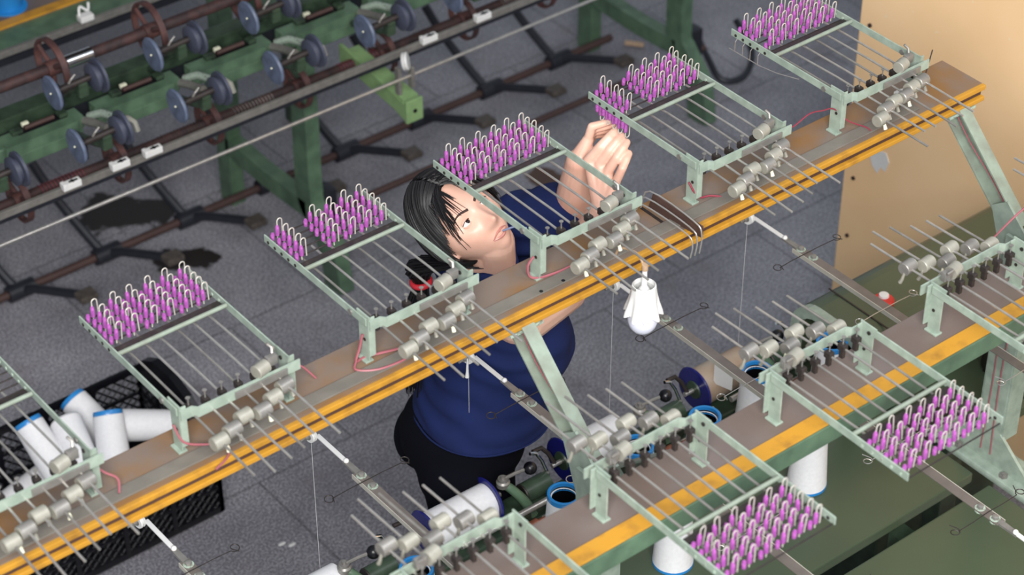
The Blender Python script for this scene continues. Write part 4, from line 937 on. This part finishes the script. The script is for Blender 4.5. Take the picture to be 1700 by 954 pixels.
for i in range(420):
    t_ = hrnd.uniform(-0.9, 0.75)                      # along the parting, back to front
    side = hrnd.choice((1, 1, -1))
    d0 = V((0.05 * side + 0.05, math.sin(t_), math.cos(t_)))
    az1 = (0.80 + (0.75 - t_) / 1.65 * 1.75 + hrnd.uniform(-0.12, 0.12)) * side; e1 = hairline(az1) - hrnd.uniform(0.0, 0.22)
    d1 = V((math.sin(az1) * math.cos(e1), math.cos(az1) * math.cos(e1), math.sin(e1)))
    k_ = hrnd.uniform(1.0, 1.035); dm = (d0.normalized() + d1 + V((0.55 * side, 0, 0.25))).normalized()
    pts = []
    for q in [0, .15, .3, .45, .6, .75, .9, 1.0]:
        a = d0.normalized().lerp(dm, min(1, q * 2)) if q < 0.5 else dm.lerp(d1, (q - 0.5) * 2)
        pts.append(hair_pt(a, k_))
    strand(pts, hrnd.uniform(0.0018, 0.0034))
# fringe falling over the forehead
for i in range(70):
    s_ = -1 if i % 4 == 0 else 1
    az1 = s_ * hrnd.uniform(0.12, 1.0); t_ = hrnd.uniform(0.35, 0.8)
    d0 = V((0.06, math.sin(t_), math.cos(t_)))
    e1 = hrnd.uniform(0.15, 0.5) if abs(az1) < 0.55 else hrnd.uniform(-0.15, 0.3)
    if hrnd.random() < 0.25 and az1 > 0.7: e1 -= 0.25
    d1 = V((math.sin(az1) * math.cos(e1), math.cos(az1) * math.cos(e1), math.sin(e1)))
    dm = (d0.normalized() + d1 + V((0.2 * s_, 0.2, 0.3))).normalized()
    pts = [hair_pt((d0.normalized().lerp(dm, min(1, q * 2)) if q < 0.5 else dm.lerp(d1, (q - 0.5) * 2)), 1.02) for q in (0, .2, .4, .6, .8, 1.0)]
    strand(pts, hrnd.uniform(0.0014, 0.0028))
# gathered hair behind the neck and tail down the back
for i in range(110):
    a = hrnd.uniform(0, 2 * PI); rr = hrnd.uniform(0, 1) ** 0.5
    off = V((math.cos(a), math.sin(a), 0)) * rr
    az = hrnd.uniform(1.3, 3.6); d1 = V((math.sin(az) * 0.8, math.cos(az) * 0.8, -0.5))
    strand([hair_pt(d1, 1.0), V((2.318, 3.235, 1.455)) + off * 0.034, V((2.309, 3.228, 1.42)) + off * 0.016, V((2.300, 3.234, 1.34)) + off * 0.030, V((2.292, 3.235, 1.25)) + off * 0.032, V((2.277, 3.225, 1.16)) + off * 0.018 + V((0, 0, hrnd.uniform(-0.04, 0.03)))], hrnd.uniform(0.002, 0.0036))
wbuild(hr, 'hair', hairm)
wbuild(MB().tube([V((2.309, 3.228, 1.42)) + V((math.cos(a), math.sin(a) * 1, 0.12 * math.cos(a))) * 0.019 for a in [2 * PI * i / 16 for i in range(16)]], 0.007, 10, closed=True), 'hair_tie', mat('red_fabric', (196, 34, 48), 0.6))
# T-shirt
FB = V((0.968, -0.25, 0)); RB = V((-0.25, -0.968, 0))
def loft(rings, n=64, pw_=2.2):
    mb = MB(); vs = []
    for (z, cx, cy, af, ar) in rings:
        for i in range(n):
            a = 2 * PI * i / n; c_, s_ = math.cos(a), math.sin(a)
            x = math.copysign(abs(c_) ** (2 / pw_), c_) * af; y = math.copysign(abs(s_) ** (2 / pw_), s_) * ar
            vs.append(V((cx, cy, z)) + FB * x + RB * y)
    fs = []
    m_ = len(rings)
    for k in range(m_ - 1): fs += [(k * n + i, k * n + (i + 1) % n, (k + 1) * n + (i + 1) % n, (k + 1) * n + i) for i in range(n)]
    fs += [tuple(range(n))[::-1], tuple(range((m_ - 1) * n, m_ * n))]
    mb.add(vs, fs, True); return mb
sh = loft([(1.015, 2.436, 3.186, 0.146, 0.158), (1.025, 2.436, 3.186, 0.152, 0.163), (1.06, 2.442, 3.184, 0.150, 0.160), (1.10, 2.455, 3.182, 0.149, 0.156), (1.14, 2.472, 3.180, 0.150, 0.154), (1.19, 2.490, 3.176, 0.156, 0.156), (1.25, 2.492, 3.176, 0.148, 0.155), (1.31, 2.485, 3.184, 0.120, 0.145), (1.36, 2.468, 3.192, 0.085, 0.110), (1.395, 2.455, 3.192, 0.076, 0.086), (1.43, 2.45, 3.192, 0.072, 0.078), (1.448, 2.448, 3.192, 0.068, 0.074)])
cap(sh, NK + V((0, 0, -0.02)), RS.lerp(NK, 0.22), 0.07, 0.077)
cap(sh, NK + V((0, 0, -0.02)), LS, 0.07, 0.08); cap(sh, LS, LS.lerp(LE, 0.86), 0.082, 0.072)
cap(sh, LS + V((0, 0, -0.06)), (2.52, 3.2, 1.25), 0.07, 0.09)
def folds(co, no):
    f1 = math.sin((co.z * 100 + (co - V((2.45, 3.1, 1.2))).dot(RB) * 45 + noise.noise(co * 6) * 5))
    f2 = noise.noise(V((co.x * 9, co.y * 9, co.z * 22)))
    amp = 0.0055 * (0.6 + 0.6 * noise.noise(co * 4 + V((3, 1, 7))))
    low = sstep(1.16, 1.0, co.z)
    return co + no * (amp * f1 * (1 - 0.5 * low) + 0.004 * f2)
shirt = remesh(sh, 't_shirt', shirtm, 0.006, 4, wo, folds)
wbuild(MB().tube([V((2.436, 3.186, 1.024)) + FB * 0.1525 * math.copysign(abs(math.cos(a)) ** 0.909, math.cos(a)) + RB * 0.1635 * math.copysign(abs(math.sin(a)) ** 0.909, math.sin(a)) for a in [2 * PI * i / 60 for i in range(60)]], 0.0022, 6, closed=True), 'hem', shirtm, shirt)
# trousers
tr = MB()
PC = V((2.405, 3.215, 0.0))
tr.sphere(PC + V((0, 0, 0.95)), 1.0, 24, (0.145, 0.152, 0.13), Matrix((FB, RB, V((0, 0, 1)))).transposed())
for s in (1, -1):
    hx = PC + RB * 0.07 * s
    tr.sphere(hx - FB * 0.043 + V((0, 0, 0.90)), 0.094, 20)
    cap(tr, hx + V((0, 0, 0.86)), hx + FB * 0.04 + V((0, 0, 0.47)), 0.092, 0.068); cap(tr, hx + FB * 0.04 + V((0, 0, 0.47)), hx + V((0, 0, 0.09)), 0.068, 0.050)
cap(tr, PC + V((0, 0, 0.93)), PC + FB * 0.02 + V((0, 0, 1.02)), 0.12, 0.12)
remesh(tr, 'trousers', pantm, 0.008, 4, wo, lambda c_, n_: c_ + n_ * 0.004 * noise.noise(V((c_.x * 10, c_.y * 10, c_.z * 6))))
for s in (1, -1):
    hx = PC + RB * 0.085 * s
    so = MB(); so.sphere(hx + FB * 0.05 + V((0, 0, 0.045)), 1.0, 20, (0.13, 0.046, 0.045), Matrix((FB, RB, V((0, 0, 1)))).transposed()); so.box(hx + FB * 0.05 + V((0, 0, 0.012)), (0.24, 0.085, 0.022), Matrix((FB, RB, V((0, 0, 1)))).transposed(), 0.008)
    wbuild(so, 'shoe', black)
